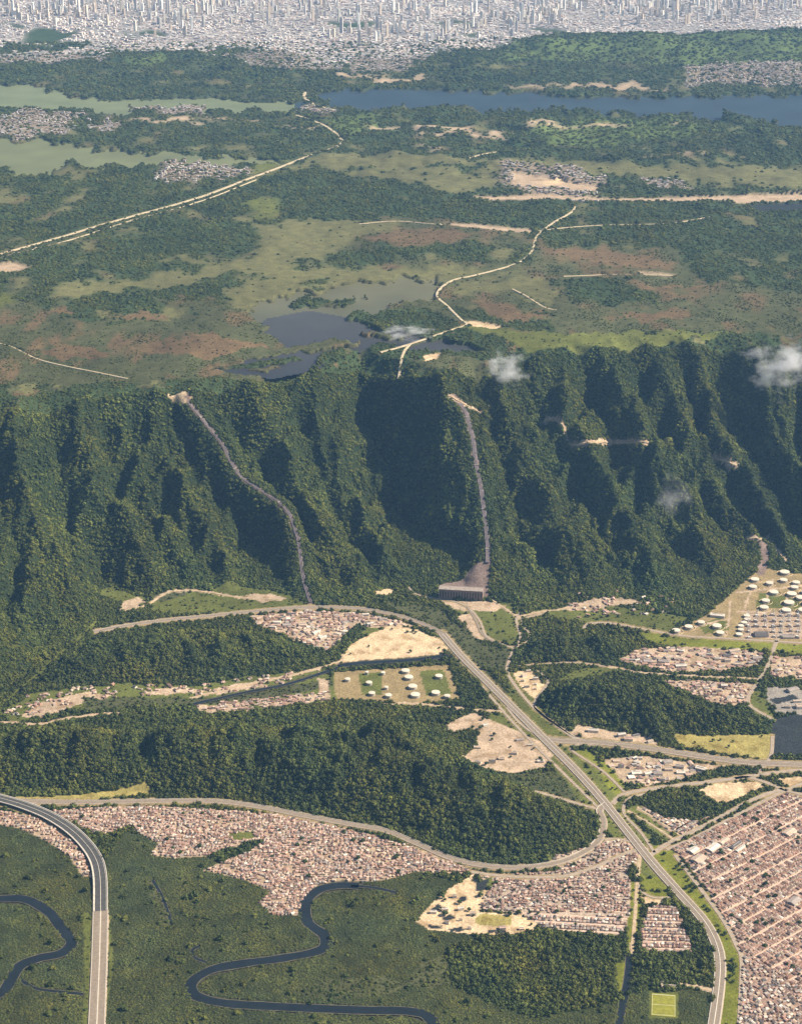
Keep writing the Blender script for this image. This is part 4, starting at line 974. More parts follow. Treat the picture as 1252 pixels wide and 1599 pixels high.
# scattered houses among trees
w = Pl(SETTLE); n = 900; x = RNG.uniform(w[:, 0].min(), w[:, 0].max(), n); y = RNG.uniform(w[:, 1].min(), w[:, 1].max(), n)
k = (poly_dist(x, y, w) > 0) & (fbm(x / 70, y / 70, 2, 221) > -.05); x, y = x[k], y[k]
lots('loose', x, y, RNG.uniform(0, 3.14, len(x)), RNG.uniform(9, 18, len(x)), RNG.uniform(7, 12, len(x)), PF, .3, 'scattered village by the creek')
w = Pl([(880, 950), (900, 925), (960, 915), (1010, 925), (1060, 940), (1070, 955), (990, 962), (900, 965)]); n = 260; x = RNG.uniform(w[:, 0].min(), w[:, 0].max(), n); y = RNG.uniform(w[:, 1].min(), w[:, 1].max(), n)
k = (poly_dist(x, y, w) > 0) & (fbm(x / 60, y / 60, 2, 223) > 0); x, y = x[k], y[k]
lots('loose', x, y, RNG.uniform(0, 3.14, len(x)), RNG.uniform(10, 20, len(x)), RNG.uniform(8, 13, len(x)), PF, .3, 'hamlet at the foot of the escarpment')
w = Pl([(390, 1092), (520, 1080), (525, 1094), (400, 1108), (310, 1110), (305, 1102)]); n = 320; x = RNG.uniform(w[:, 0].min(), w[:, 0].max(), n); y = RNG.uniform(w[:, 1].min(), w[:, 1].max(), n)
k = (poly_dist(x, y, w) > 0); x, y = x[k], y[k]
lots('loose', x, y, RNG.uniform(-.3, .3, len(x)), RNG.uniform(9, 16, len(x)), RNG.uniform(7, 11, len(x)), PF, .3, 'row of houses behind the forested hill')

D = {k: np.concatenate([h[k] for h in HOUSES]) for k in HOUSES[0]}
px, py = project(D['x'], D['y'], D['z']); dist = np.hypot(D['y'], CAMZ)
vis = (px > 4) & (px < 1248) & (py > 900) & (py < 1592)
score = np.where(vis, np.sqrt(D['L'] * D['W']) / dist, 0)
top = np.zeros(len(score), bool); top[np.argsort(-score)[:300]] = True
D['rc'] = RC[D['ri']] * RNG.uniform(.75, 1.25, (len(score), 1)); D['wc'] = WALLS[D['wi']] * RNG.uniform(.8, 1.2, (len(score), 1))
rest = {k: v[~top] for k, v in D.items()}
mass('house_rows', rest, 'thousands of small brick and tile houses of the towns on the plain')

_pm = {}
def house_proto(ri, wi, hip, flat):
    key = (ri, wi, hip, flat)
    if key not in _pm:
        one = np.ones(1); z0 = np.zeros(1)
        rh = .03 if flat else .55
        v = house_verts(z0, z0, z0, one, one, one, one * rh, one * (.25 if hip else 0.0), z0)[0]
        v[0:4, 2] = -.4
        wt = None if hip or flat else RT
        mw = mesh_np('wall', v, WQ, wt); mw.materials.append(wallm[wi])
        o = v.copy(); o[4:8, :2] *= 1.08; o[4:8, 2] -= .03; o[8:10, 0] *= 1.06; o[4:, 2] += .012
        lo = o.copy(); lo[4:, 2] -= .05
        vv = np.concatenate([o[4:], lo[4:8]])
        q = [[0, 1, 5, 4], [2, 3, 4, 5], [0, 1, 7, 6][::-1], [1, 2, 8, 7][::-1], [2, 3, 9, 8][::-1], [3, 0, 6, 9][::-1]]
        mr = mesh_np('roof', vv, q, [[1, 2, 5], [3, 0, 4]]); mr.materials.append(roofm[ri])
        _pm[key] = (mw, mr)
    return _pm[key]
wallm = [mat('house_wall', tuple(c), noise=[(3, .8, 1.2, 3)], randv=.2) for c in WALLS]
roofm = [mat('house_roof', tuple(c), noise=[(3, .75, 1.25, 3)], randv=.25) for c in RC]
for i in np.nonzero(top)[0]:
    hip, flat = bool(D['inset'][i] > .05), bool(D['flat'][i]); ri, wi = int(D['ri'][i]), int(D['wi'][i])
    lab = ('small ' if D['L'][i] * D['W'][i] < 95 else 'large ') + ['cream-walled', 'brick-walled', 'white-walled', 'ochre-walled'][wi] + (' flat-topped' if flat else ' hip-roofed' if hip else ' gabled') + ' house, ' + RN[ri].replace('fibre cement', 'cement') + ' roof, in the ' + str(D['where'][i])
    r = empty('house', (D['x'][i], D['y'][i], D['z'][i]), D['rot'][i], (D['L'][i], D['W'][i], D['H'][i]), label=lab, category='house', group=RN[ri] + (' flat' if flat else ' hipped' if hip else ' gabled') + ' houses in the ' + str(D['where'][i]))
    mw, mr = house_proto(ri, wi, hip, flat)
    link('wall', mw, None, r); link('roof', mr, None, r)

# ------------------------------------------------------------------ warehouses and sheds, one by one
_wm = {}
def warehouse(px, py, L, Wd, H, rot, roof, label, group=None):
    if roof not in _wm: _wm[roof] = mat('shed_roof', ROOFS[roof] if roof in ROOFS else roof, rough=.6, noise=[(12, .8, 1.2, 4)], randv=.12)
    x, y = P(px, py); x, y = float(x), float(y); z = float(height(np.array([x]), np.array([y]))[0])
    r = empty('warehouse', (x, y, z), rot, label=label, category='warehouse')
    if group: r['group'] = group
    one = np.ones(1); v = house_verts(one * 0, one * 0, one * 0, one * L, one * Wd, one * H, one * Wd * .13, one * 0, one * 0)[0]
    link('wall', mesh_np('wall', v, WQ, RT), wallm[2], r)
    o = v.copy(); o[4:8, :2] *= 1.03; o[8:10, 0] *= 1.03; o[4:, 2] += .15
    lo = o[4:8].copy(); lo[:, 2] -= .5
    ro = link('roof', mesh_np('roof', np.concatenate([o[4:], lo]), [[0, 1, 5, 4], [2, 3, 4, 5], [6, 7, 1, 0], [7, 8, 2, 1], [8, 9, 3, 2], [9, 6, 0, 3]], [[1, 2, 5], [3, 0, 4]]), _wm[roof], r)
    rz = H + Wd * .13 + .1; a, b, c = L * .36, .9, 1.0
    vv = [(sx * a, sy * b, rz + q) for q in (-.3, c) for sx, sy in ((-1, -1), (1, -1), (1, 1), (-1, 1))]
    link('ridge_vent', mesh_np('ridge_vent', vv, [[0, 1, 5, 4], [1, 2, 6, 5], [2, 3, 7, 6], [3, 0, 4, 7], [4, 5, 6, 7]]), M['trim'], ro)
    return r
TH = math.radians(47)
warehouse(1113, 1327, 46, 26, 9, TH, 'white metal', 'large white metal warehouse among the houses of the grid town'); warehouse(1130, 1316, 40, 16, 8, TH, 'pale cream', 'cream roofed shed behind the large white warehouse')
warehouse(1149, 1322, 46, 13, 8, TH, 'dark grey', 'dark grey roofed shed in the grid town'); warehouse(1156, 1328, 46, 12, 8, TH, 'white metal', 'narrow white shed against the dark grey shed')
warehouse(1090, 1344, 44, 30, 8, TH, 'pale cream', 'wide cream roofed hall near the corner of the grid town'); warehouse(1082, 1330, 34, 24, 7, TH, 'white metal', 'white hall at the edge of the grid town')
warehouse(1188, 992, 50, 40, 6, 0, 'dark grey', 'flat dark roofed hall at the refinery road'); warehouse(1230, 995, 44, 30, 6, 0, 'grey fibre cement', 'grey hall beside the dark roofed refinery hall')
warehouse(1120, 963, 54, 22, 9, -.25, 'white metal', 'long white warehouse between the round tanks')
warehouse(1240, 1410, 40, 26, 8, TH, 'grey fibre cement', 'large grey shed inside the grid town'); warehouse(1232, 1302, 44, 26, 8, TH, 'pale cream', 'pale cream shed in the upper grid town')
def sheds(poly, n, cls, lab, grp, Lr=(18, 42), rot0=0.0):
    w = Pl(poly); done = []; t = 0
    while len(done) < n and t < 4000:
        t += 1
        x = RNG.uniform(w[:, 0].min(), w[:, 0].max()); y = RNG.uniform(w[:, 1].min(), w[:, 1].max())
        if float(poly_dist(np.array([x]), np.array([y]), w)[0]) < 14 or any(math.hypot(x - a, y - b) < 32 for a, b in done): continue
        if not inside(np.array([x]), np.array([y]), cls)[0]: continue
        done.append((x, y)); qx, qy = foot_px(np.array([x]), np.array([y])); L = RNG.uniform(*Lr)
        rf = ['white metal', 'pale cream', 'grey fibre cement', 'pink clay', 'dark grey'][RNG.choice(5, p=[.32, .3, .16, .14, .08])]
        warehouse(float(qx[0]), float(qy[0]), L, L * RNG.uniform(.4, .7), RNG.uniform(5, 10), rot0 + RNG.normal(0, .25), rf, rf + ' roofed shed ' + lab, rf + ' sheds ' + grp)
sheds(IND2, 22, RUBBLE, 'in the works below the tank farm', 'below the tank farm'); sheds(IND1, 10, RUBBLE, 'in the cluster behind the low hill', 'behind the low hill', (12, 24))
sheds(IND3, 14, RUBBLE, 'in the works under the escarpment road', 'under the escarpment road', (16, 34), .2); sheds(IND4, 14, RUBBLE, 'on the lots beside the interchange', 'beside the interchange', (14, 34))
sheds([(696, 1132), (740, 1113), (868, 1172), (850, 1200), (760, 1202), (716, 1190)], 9, SOIL, 'in the bare quarry yard', 'in the quarry yard', (12, 26)); sheds([(668, 1416), (704, 1386), (748, 1424), (842, 1444), (830, 1457), (715, 1458), (660, 1445)], 10, PEACH, 'on the pale works by the mangrove', 'on the pale works', (9, 22))
sheds([(800, 1050), (828, 1045), (850, 1070), (835, 1092), (812, 1072)], 8, PEACH, 'on the yard by the looping lane', 'by the looping lane', (10, 20)); sheds([(902, 1131), (1020, 1150), (1028, 1164), (930, 1156)], 5, SOIL, 'along the interchange road', 'along the interchange road', (18, 40))
sheds([(1196, 1072), (1300, 1078), (1300, 1116), (1212, 1114)], 4, PAVED, 'in the paved yard', 'in the paved yard', (20, 44))

# ------------------------------------------------------------------ storage tanks
def cyl(r0, r1, z0, z1, n=20, cap=None):
    a = np.linspace(0, 2 * np.pi, n, endpoint=False)
    v = [(r0 * math.cos(t), r0 * math.sin(t), z0) for t in a] + [(r1 * math.cos(t), r1 * math.sin(t), z1) for t in a]
    q = [[i, (i + 1) % n, n + (i + 1) % n, n + i] for i in range(n)]; t = None
    if cap is not None:
        v.append((0, 0, cap)); t = [[n + i, n + (i + 1) % n, 2 * n] for i in range(n)]
    return np.array(v), q, t
_tk = {}
def tank_meshes():
    if not _tk:
        v, q, _ = cyl(1, 1, -.1, 1); _tk['shell'] = mesh_np('shell', v, q); _tk['shell'].materials.append(M['tankside'])
        v, q, t = cyl(1.02, .98, .98, 1.03, cap=1.14); _tk['roof'] = mesh_np('roof', v, q, t); _tk['roof'].materials.append(M['tankroof'])
        n = 14; a = np.linspace(-.4, 2.2, n); v = []
        for i, t in enumerate(a):
            z = i / (n - 1)
            for r in (1.0, 1.09): v += [(r * math.cos(t), r * math.sin(t), z), (r * math.cos(t), r * math.sin(t), z + .05)]
        q = []
        for i in range(n - 1):
            b = i * 4; q += [[b, b + 4, b + 6, b + 2], [b + 2, b + 6, b + 7, b + 3]]
        _tk['stair'] = mesh_np('stair', v, q); _tk['stair'].materials.append(M['trim'])
    return _tk
def tank(px, py, wpx, label, group, h=13):
    x, y = P(px, py + 2.5); d = math.hypot(math.hypot(float(x), float(y)), CAMZ); r = wpx / 2 * d / FPX * .88
    z = float(height(np.array([float(x)]), np.array([float(y)]))[0])
    o = empty('storage_tank', (float(x), float(y), z), RNG.uniform(0, 6.28), (r, r, h), label=label, category='tank', group=group)
    for k, me in tank_meshes().items(): link(k, me, None, o)
    bn, q, _ = cyl(1.75, 1.62, -.1, .22, 16); v2 = np.concatenate([bn, np.array([[1.5 * math.cos(t), 1.5 * math.sin(t), -.1] for t in np.linspace(0, 2 * np.pi, 16, endpoint=False)])])
    if 'bund' not in _bd: _bd['bund'] = mesh_np('bund', v2, q + [[16 + i, 16 + (i + 1) % 16, 32 + (i + 1) % 16, 32 + i] for i in range(16)]); _bd['bund'].materials.append(M['dirt'])
    if 9 <= h < 9.8: link('bund', _bd['bund'], None, o)
_bd = {}
for zx, zy, zw in [(1090, 195, 100), (1080, 268, 80), (1195, 290, 80), (1180, 335, 80), (950, 296, 78), (815, 262, 88), (797, 330, 84), (990, 380, 92), (1155, 395, 100), (915, 458, 84), (900, 520, 92), (1130, 475, 108), (1105, 545, 96),
                   (1240, 430, 100), (1290, 380, 100), (1300, 480, 100), (1260, 545, 100)]:
    tank(1040 + zx / 5.9, 860 + zy / 5.9, zw / 5.9, 'large pale storage tank on the tan terraces below the escarpment', 'large tanks of the upper tank farm', 9)
for zx, zy, zw in [(320, 660, 78), (205, 700, 84), (90, 735, 86), (465, 692, 96), (495, 755, 86)]:
    tank(1040 + zx / 5.9, 860 + zy / 5.9, zw / 5.9, 'pale storage tank beside the road along the tank farm fence', 'tanks by the tank farm road', 9.5)
for zx, zy, zw in [(740, 597, 66), (745, 630, 66), (715, 660, 64), (685, 690, 62), (685, 725, 62), (670, 768, 70)]:
    tank(1040 + zx / 5.9, 860 + zy / 5.9, zw / 5.9, 'small pale tank in the row next to the process units', 'row of small tanks', 8)
for zx, zy, zw in [(635, 500, 44), (650, 530, 46), (668, 573, 48), (680, 612, 50), (790, 525, 40), (775, 602, 46), (465, 556, 34), (478, 605, 36), (555, 615, 36), (828, 618, 34), (455, 508, 20), (365, 540, 30), (545, 578, 24), (530, 510, 24)]:
    tank(420 + zx / 2.98, 880 + zy / 2.98, zw / 2.98, 'pale tank standing in the fenced field between the canal and the hill', 'tanks in the fenced field', 10)

# ------------------------------------------------------------------ refinery process units
M['plant'] = mat('plant_steel', (.34, .28, .24), rough=.5, noise=[(6, .7, 1.3, 3)], randv=.25, spec=.4)
M['plantw'] = mat('plant_white', (.6, .57, .54), rough=.5, noise=[(6, .8, 1.15, 3)], randv=.2)
def boxmesh(name, x0, x1, y0, y1, z0, z1):
    v = [(x, y, z) for z in (z0, z1) for x, y in ((x0, y0), (x1, y0), (x1, y1), (x0, y1))]
    return mesh_np(name, v, [[0, 1, 5, 4], [1, 2, 6, 5], [2, 3, 7, 6], [3, 0, 4, 7], [4, 5, 6, 7], [3, 2, 1, 0]])
for i in range(35):
    zx = 1168 + (i % 7) * 13 + RNG.uniform(-1.5, 1.5); zy = 962 + (i // 7) * 8.5 + RNG.uniform(-.8, .8)
    if 1172 < zx < 1205 and zy > 981: continue
    x, y = P(zx, zy); r = empty('process_unit', (float(x), float(y), 0.0), RNG.normal(0, .1), label='grey refinery process unit with slender columns beside the paved yard', category='plant unit', group='process units of the refinery')
    L, Wd, H = RNG.uniform(10, 20), RNG.uniform(8, 13), RNG.uniform(3, 8)
    link('frame', boxmesh('frame', -L / 2, L / 2, -Wd / 2, Wd / 2, -.5, H), M['plant'], r)
    link('deck', boxmesh('deck', -L * .35, L * .2, -Wd * .4, Wd * .3, H, H + 4), M['plantw'], r)
    for c in range(RNG.integers(1, 3)):
        v, q, t = cyl(1.6, 1.5, 0, RNG.uniform(14, 26), 10, cap=0); v[-1, 2] = v[10, 2] + .8
        v[:, 0] += L * .3 - c * 6; v[:, 1] += Wd * .62
        link('column', mesh_np('column', v, q, t), M['plantw'], r)

# ------------------------------------------------------------------ powerhouse at the foot of the penstock
M['phwall'] = mat('powerhouse_wall', (.27, .20, .175), noise=[(8, .75, 1.25, 4)]); M['phglass'] = mat('powerhouse_glass', (.05, .055, .065), rough=.3, spec=.5); M['phroof'] = mat('powerhouse_roof', (.30, .25, .22), noise=[(9, .75, 1.25, 4)])
xa, ya = map(float, on_plane(686, 935, 0)); xb, yb = map(float, on_plane(754, 939, 0))
ang = math.atan2(yb - ya, xb - xa); LN = math.hypot(xb - xa, yb - ya)
ph = empty('powerhouse', ((xa + xb) / 2, (ya + yb) / 2 + 18, 0), ang, label='long grey powerhouse with tall windows at the bottom of the straight pipeline', category='power station')
link('wall', boxmesh('wall', -LN / 2, LN / 2, -17, 17, -2, 40), M['phwall'], ph)
link('roof', boxmesh('roof', -LN / 2 - 1.5, LN / 2 + 1.5, -18.5, 18.5, 40, 41.5), M['phroof'], ph)
for i in range(16):
    c = -LN / 2 + (i + .5) * LN / 16
    link('window', boxmesh('window', c - 2.6, c + 2.6, -17.5, -16.8, 7, 32), M['phglass'], ph)
    link('pilaster', boxmesh('pilaster', c + LN / 32 - .9, c + LN / 32 + .9, -18.3, -16.9, -1, 39), M['phwall'], ph)

# ------------------------------------------------------------------ football pitch
pc = Pl([(1018, 1552), (1056, 1555), (1053, 1588), (1016, 1587)]); c = pc.mean(0)
e = pc[1] - pc[0]; LA = np.linalg.norm(e); LB = np.linalg.norm(pc[3] - pc[0]); ang = math.atan2(e[1], e[0])
M['turf'] = mat('turf', (.22, .215, .03), noise=[(10, .8, 1.2, 4)]); M['line'] = mat('white_line', (.8, .78, .7))
fp = empty('football_pitch', (c[0], c[1], 0), ang, label='bright yellow-green football pitch beside the dark canal', category='pitch')
link('turf', boxmesh('turf', -LA / 2, LA / 2, -LB / 2, LB / 2, -.5, .9), M['turf'], fp)
for (x0, x1, y0, y1) in ((-.46, .46, -.455, -.449), (-.46, .46, .444, .455), (-.464, -.458, -.455, .455), (.458, .464, -.455, .455), (-.455, .455, -.003, .003)):
    link('touchline', boxmesh('touchline', x0 * LA, x1 * LA, y0 * LB, y1 * LB, .8, .95), M['line'], fp)
for s in (-1, 1):
    g = link('goal', boxmesh('goal', -3.7, 3.7, s * LB * .45 - .1, s * LB * .45 + .1, 3.2, 3.45), M['line'], fp)
    for q in (-3.7, 3.7): link('post', boxmesh('post', q - .1, q + .1, s * LB * .45 - .1, s * LB * .45 + .1, .8, 3.2), M['line'], g)
warehouse(1046, 1543, 46, 14, 6, .0, 'pale cream', 'long pale clubhouse at the head of the football pitch'); warehouse(1036, 1537, 18, 12, 5, .2, 'grey fibre cement', 'small grey clubhouse annex by the football pitch')

# ------------------------------------------------------------------ single trees along verges and streets
CROWNS = []
for i in range(5):
    me = crown_mesh('crown', 300 + i, lumps=9, flat=.9, leaves=140); me.materials.append(M['crown']); CROWNS.append(me)
v, q, _ = cyl(.09, .05, -.2, 1.0, 7); trunk_me = mesh_np('trunk', v, q); trunk_me.materials.append(M['bark'])
def tree(x, y, r, label, group):
    label = ('big ' if r > 6.6 else 'little ' if r < 5.2 else 'medium ') + label.replace('small ', '')
    z = float(height(np.array([x]), np.array([y]))[0]); h = r * 1.1
    o = empty('tree', (x, y, z), RNG.uniform(0, 6.28), (r, r, r * RNG.uniform(.9, 1.2)), label=label, category='tree', group=group)
    link('trunk', trunk_me, None, o); c = link('crown', CROWNS[RNG.integers(0, 5)], None, o); c.location = (0, 0, .55)
def trees(poly, n, label, group, classes, rr=(4, 8)):
    w = Pl(poly); k = t = 0
    while k < n and t < 3000:
        t += 1; x = RNG.uniform(w[:, 0].min(), w[:, 0].max()); y = RNG.uniform(w[:, 1].min(), w[:, 1].max())
        if float(poly_dist(np.array([x]), np.array([y]), w)[0]) < 4: continue
        c, b, nn = cover(np.array([x]), np.array([y]), False)
        if int(c[0]) not in classes: continue
        tree(x, y, RNG.uniform(*rr), label, group); k += 1
trees([(1030, 1332), (1055, 1338), (1092, 1390), (1130, 1440), (1142, 1472), (1118, 1455), (1075, 1398), (1040, 1352)], 16, 'round dark tree on the green strip between highway and grid town', 'trees on the green strip', (LIME,))
trees([(1048, 1330), (1165, 1262), (1252, 1240), (1252, 1590), (1160, 1480), (1105, 1392)], 60, 'dark tree standing among the houses of the grid town', 'trees in the grid town', (GRIDTOWN,), (4, 8))
trees([(735, 1366), (860, 1362), (985, 1322), (980, 1450), (960, 1462), (850, 1450), (752, 1422)], 26, 'dark tree among the houses between hill and highway', 'trees between the houses by the highway', (BLOCKS,), (4, 7))
trees([(888, 1172), (915, 1168), (984, 1232), (955, 1247)], 5, 'small tree on the lime green meadow at the interchange', 'trees on the interchange meadow', (LIME,), (4, 6))
trees([(66, 1268), (430, 1272), (640, 1322), (700, 1350), (545, 1381), (316, 1360), (235, 1336)], 40, 'dark tree among the hillside settlement houses', 'trees in the hillside settlement', (FAVELA,), (4, 8))
trees([(1132, 1505), (1145, 1490), (1150, 1560), (1145, 1600)], 8, 'tree on the verge beside the lower highway', 'trees on the lower verge', (LIME, GRASS), (5, 8))
trees([(980, 1490), (985, 1372), (1000, 1380), (996, 1490)], 3, 'small tree on the grass strip beside the canal path', 'trees on the canal strip', (LIME,), (4, 6))
trees([(650, 1440), (704, 1386), (762, 1390), (842, 1444), (770, 1461)], 14, 'dark bush on the pale works by the mangrove', 'bushes on the pale works', (PEACH,), (4, 9))
trees([(1052, 1146), (1203, 1146), (1203, 1187), (1060, 1166)], 8, 'small tree on the golden field', 'trees on the golden field', (YELLOW,), (4, 6))
trees([(696, 1132), (740, 1113), (868, 1172), (850, 1200), (760, 1202), (716, 1190)], 12, 'dark bush in the quarry yard', 'bushes in the quarry yard', (SOIL,), (4, 8))
trees([(530, 1034), (575, 992), (622, 976), (697, 1002), (690, 1020)], 8, 'dark bush on the bare peach field', 'bushes on the peach field', (PEACH,), (4, 7))

# ------------------------------------------------------------------ the far city
CL = np.array([(150, 14, 60, 10), (220, 28, 50, 14), (262, 38, 22, 10), (60, 10, 60, 9), (20, 22, 40, 9), (500, 14, 40, 10), (395, 24, 70, 12), (640, 30, 50, 16), (700, 44, 40, 16), (765, 34, 34, 12), (855, 26, 20, 7), (1060, 10, 60, 8), (1210, 8, 50, 8), (900, 8, 80, 8), (320, 8, 80, 8), (1120, 22, 60, 8), (570, 50, 50, 12), (1000, 24, 80, 10), (960, 4, 200, 6), (300, 2, 250, 5)])
nt_ = 700; ci = RNG.integers(0, len(CL), nt_)
tx = CL[ci, 0] + RNG.normal(0, 1, nt_) * CL[ci, 2]; ty = CL[ci, 1] + RNG.normal(0, 1, nt_) * CL[ci, 3]
X, Y = on_plane(tx, ty, HT); ok = (cover(X, Y, False)[0] == CITY) & (ty > -40) & (tx > -150) & (tx < 1400); X, Y = X[ok], Y[ok]; n = len(X)
L = RNG.uniform(16, 30, n); Wd = RNG.uniform(15, 24, n); H = 32 + RNG.gamma(2.2, 22, n); H = np.clip(H, 38, 165)
tc = np.array([(.66, .62, .56), (.74, .71, .66), (.58, .53, .47), (.50, .48, .47), (.62, .52, .42)])[RNG.integers(0, 5, n)]
px, py = project(X, Y, np.full(n, HT)); vis = (px > 2) & (px < 1250) & (py > 8)
sc_ = np.where(vis, H / Y, 0); top = np.zeros(n, bool); top[np.argsort(-sc_)[:300]] = True
zt = height(X, Y)
one = np.ones(n)
rest = dict(x=X, y=Y, z=zt, L=L, W=Wd, H=H, RH=one * .3, inset=one * 0, rot=RNG.uniform(-.6, .6, n), wc=tc, rc=tc * .8)
mass('city_towers', {k: v[~top] for k, v in rest.items()}, 'smaller towers of the far city skyline')
towm = [mat('tower_wall', tuple(c), noise=[(30, .9, 1.1, 2)], randv=.15) for c in np.array([(.74, .70, .64), (.82, .80, .76), (.66, .61, .55), (.58, .56, .55), (.70, .60, .50)])]
TN = ['cream', 'white', 'tan', 'grey', 'sandy']; _tw = {}
def tower_proto(k, s):
    if (k, s) not in _tw:
        # plan with recessed corners so that the shaft is not a bare box
        pl = [(-.5, -.35), (-.35, -.35), (-.35, -.5), (.35, -.5), (.35, -.35), (.5, -.35), (.5, .35), (.35, .35), (.35, .5), (-.35, .5), (-.35, .35), (-.5, .35)] if s == 0 else \
             [(-.5, -.5), (-.08, -.5), (-.08, -.36), (.08, -.36), (.08, -.5), (.5, -.5), (.5, .5), (.08, .5), (.08, .36), (-.08, .36), (-.08, .5), (-.5, .5)]
        m = len(pl); v = [(x, y, -.05) for x, y in pl] + [(x, y, 1) for x, y in pl]
        me = bpy.data.meshes.new('shaft'); me.from_pydata(v, [], [[i, (i + 1) % m, m + (i + 1) % m, m + i] for i in range(m)] + [list(range(m, 2 * m))]); me.materials.append(towm[k])
        pr = boxmesh('rooftop_block', -.2, .22, -.18, .2, 1.0, 1.07); pr.materials.append(M['trim'] if k == 3 else towm[k]); _tw[(k, s)] = (me, pr)
    return _tw[(k, s)]
ti = RNG.integers(0, 5, n)
for i in np.nonzero(top)[0]:
    k = int(ti[i]); s = int(RNG.integers(0, 2)); tall = 'very tall' if H[i] > 120 else 'tall' if H[i] > 95 else 'mid-height'
    o = empty('tower_block', (X[i], Y[i], zt[i]), rest['rot'][i], (L[i], Wd[i], H[i]), label=f'{tall} ' + ('slim ' if H[i] > 5 * L[i] else 'broad ' if H[i] < 3.6 * L[i] else '') + f'{TN[k]} tower block with ' + ('notched corners' if s == 0 else 'a recessed centre') + ' in the far city', category='tower', group=f'{tall} {TN[k]} towers of the far city')
    a, b = tower_proto(k, s); link('shaft', a, None, o); link('rooftop_block', b, None, o)

def far_blocks(name, cls, y0, y1, step, hr, probs, label, dens=.85, size=(.35, .95)):
    Xs, Ys = candidates(y0, y1, lambda y: step, .30)
    c = cover(Xs, Ys); m = (c[0] == cls) & (RNG.uniform(0, 1, len(Xs)) < dens * (.55 + .45 * sstep(-.3, .1, fbm(Xs / 700, Ys / 1200, 3, 301))))
    Xs, Ys = Xs[m], Ys[m]; k = len(Xs); inf = tuple(q[m] for q in c)
    pal = np.array([(.66, .60, .56), (.52, .47, .45), (.48, .36, .31), (.58, .49, .44), (.78, .75, .73), (.34, .34, .35)])
    pal = pal * (.68 if cls == SUBURB else 1.0)
    rc = pal[RNG.choice(6, k, p=probs)] * RNG.uniform(.8, 1.2, (k, 1)); wc = pal[RNG.choice(6, k, p=[.4, .1, .1, .2, .2, 0])]
    mass(name, dict(x=Xs, y=Ys, z=height(Xs, Ys, inf), L=step * RNG.uniform(*size, k), W=step * RNG.uniform(size[0], size[1] * .8, k), H=RNG.uniform(*hr, k) * RNG.choice([1, 1, 1, 2], k), RH=RNG.uniform(.2, 4, k), inset=RNG.choice([0, .25], k), rot=.8 * fbm(Xs / 900, Ys / 900, 2, 303) + RNG.normal(0, .1, k), wc=wc, rc=rc), label)
far_blocks('city_blocks', CITY, 14000, 23500, 38, (4, 10), [.24, .2, .2, .17, .08, .11], 'endless low roofs of the far city', .74)
far_blocks('suburb_houses', SUBURB, 9000, 17500, 24, (3, 7), [.12, .16, .38, .24, .05, .05], 'small houses and sheds of the plateau suburbs', .55)

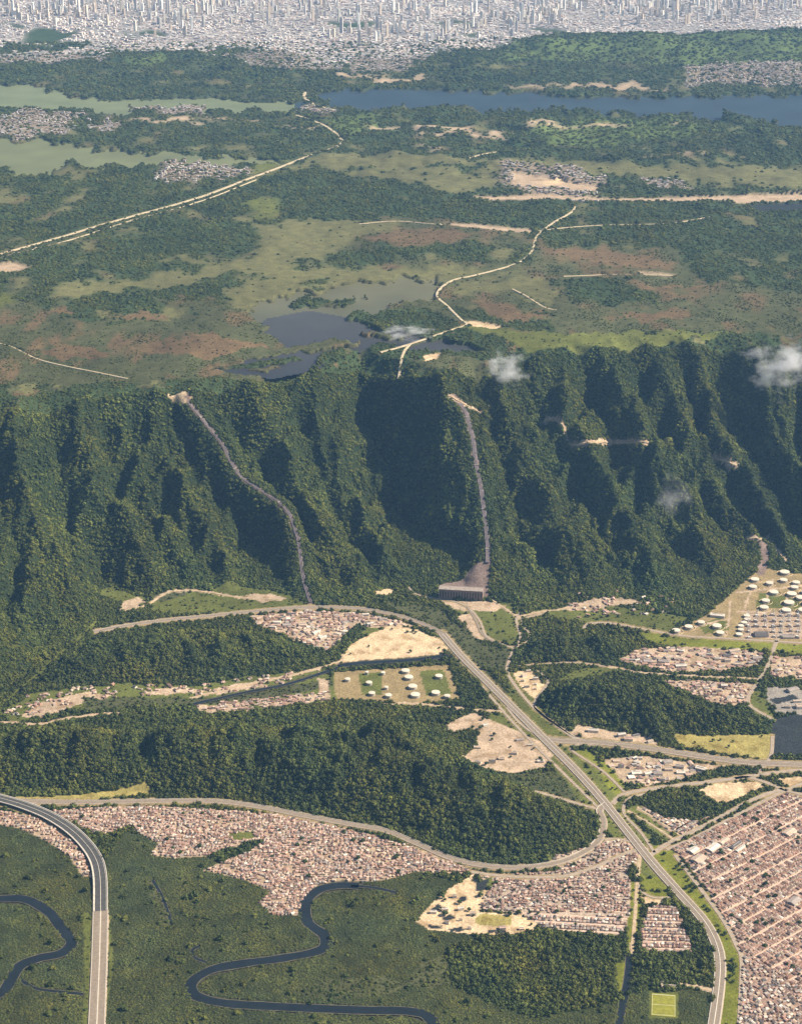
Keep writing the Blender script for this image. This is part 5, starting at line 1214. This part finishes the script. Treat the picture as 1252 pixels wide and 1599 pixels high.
# ------------------------------------------------------------------ low clouds clinging to the escarpment
def cloud(px, py, sx, sy, sz, toward, up, dens, seed, label):
    x, y = P(px, py); x, y = float(x), float(y); z = float(z_smooth(np.array([x]), np.array([y]))[0])
    d = np.array([x, y, z - CAMZ]); d = d / np.linalg.norm(d)
    p = np.array([x, y, z]) - d * toward + np.array([0, 0, up])
    m = bpy.data.materials.new('cloud_vapour'); m.use_nodes = True; nt = m.node_tree; ns = nt.nodes; ns.remove(ns['Principled BSDF'])
    pv = ns.new('ShaderNodeVolumePrincipled'); pv.inputs['Color'].default_value = (.97, .97, 1, 1); pv.inputs['Anisotropy'].default_value = .25
    tc = ns.new('ShaderNodeTexCoord'); nz = ns.new('ShaderNodeTexNoise'); nz.inputs['Scale'].default_value = 2.4; nz.inputs['Detail'].default_value = 6; nz.inputs['Roughness'].default_value = .62
    mp = ns.new('ShaderNodeMapping'); mp.inputs['Location'].default_value = (seed * 3.1, seed * 1.7, seed)
    nt.links.new(tc.outputs['Object'], mp.inputs[0]); nt.links.new(mp.outputs[0], nz.inputs['Vector'])
    ln = ns.new('ShaderNodeVectorMath'); ln.operation = 'LENGTH'; nt.links.new(tc.outputs['Object'], ln.inputs[0])
    fo = ns.new('ShaderNodeMapRange'); fo.inputs[1].default_value = 1.0; fo.inputs[2].default_value = .1; fo.inputs[3].default_value = -.24; fo.inputs[4].default_value = .07
    nt.links.new(ln.outputs['Value'], fo.inputs[0])
    ad = ns.new('ShaderNodeMath'); ad.operation = 'ADD'; nt.links.new(nz.outputs[0], ad.inputs[0]); nt.links.new(fo.outputs[0], ad.inputs[1])
    mr = ns.new('ShaderNodeMapRange'); mr.inputs[1].default_value = .47; mr.inputs[2].default_value = .66; mr.inputs[3].default_value = 0; mr.inputs[4].default_value = dens
    nt.links.new(ad.outputs[0], mr.inputs[0]); nt.links.new(mr.outputs[0], pv.inputs['Density']); nt.links.new(pv.outputs[0], ns['Material Output'].inputs['Volume'])
    bm = bmesh.new(); bmesh.ops.create_icosphere(bm, subdivisions=3, radius=1); me = bpy.data.meshes.new('cloud'); bm.to_mesh(me); bm.free()
    o = link('cloud', me, m, label=label, category='cloud'); o.location = p; o.scale = (sx, sy, sz)
cloud(794, 590, 165, 100, 140, 70, 50, .032, 1, 'bright white cloud puff hanging below the rim above the pipeline spur')
cloud(1222, 584, 260, 130, 200, 90, 40, .032, 2, 'large ragged white cloud against the dark ravines')
cloud(634, 532, 190, 150, 45, 60, 40, .03, 3, 'thin wisp of mist over the dark water at the rim')
cloud(1050, 790, 150, 90, 170, 110, 40, .006, 4, 'faint bluish vapour patch low on the wooded spur')

# ------------------------------------------------------------------ the air
hb = boxmesh('haze', -17000, 17000, -1500, 47000, -12, CAMZ + 60)
m = bpy.data.materials.new('haze_air'); m.use_nodes = True; nt = m.node_tree; nt.nodes.remove(nt.nodes['Principled BSDF'])
pv = nt.nodes.new('ShaderNodeVolumePrincipled'); pv.inputs['Color'].default_value = (.27, .55, 1.0, 1); pv.inputs['Density'].default_value = HAZE; pv.inputs['Anisotropy'].default_value = .15
nt.links.new(pv.outputs[0], nt.nodes['Material Output'].inputs['Volume'])
link('haze', hb, m, kind='stuff', label='thin blue haze filling the air over the land')
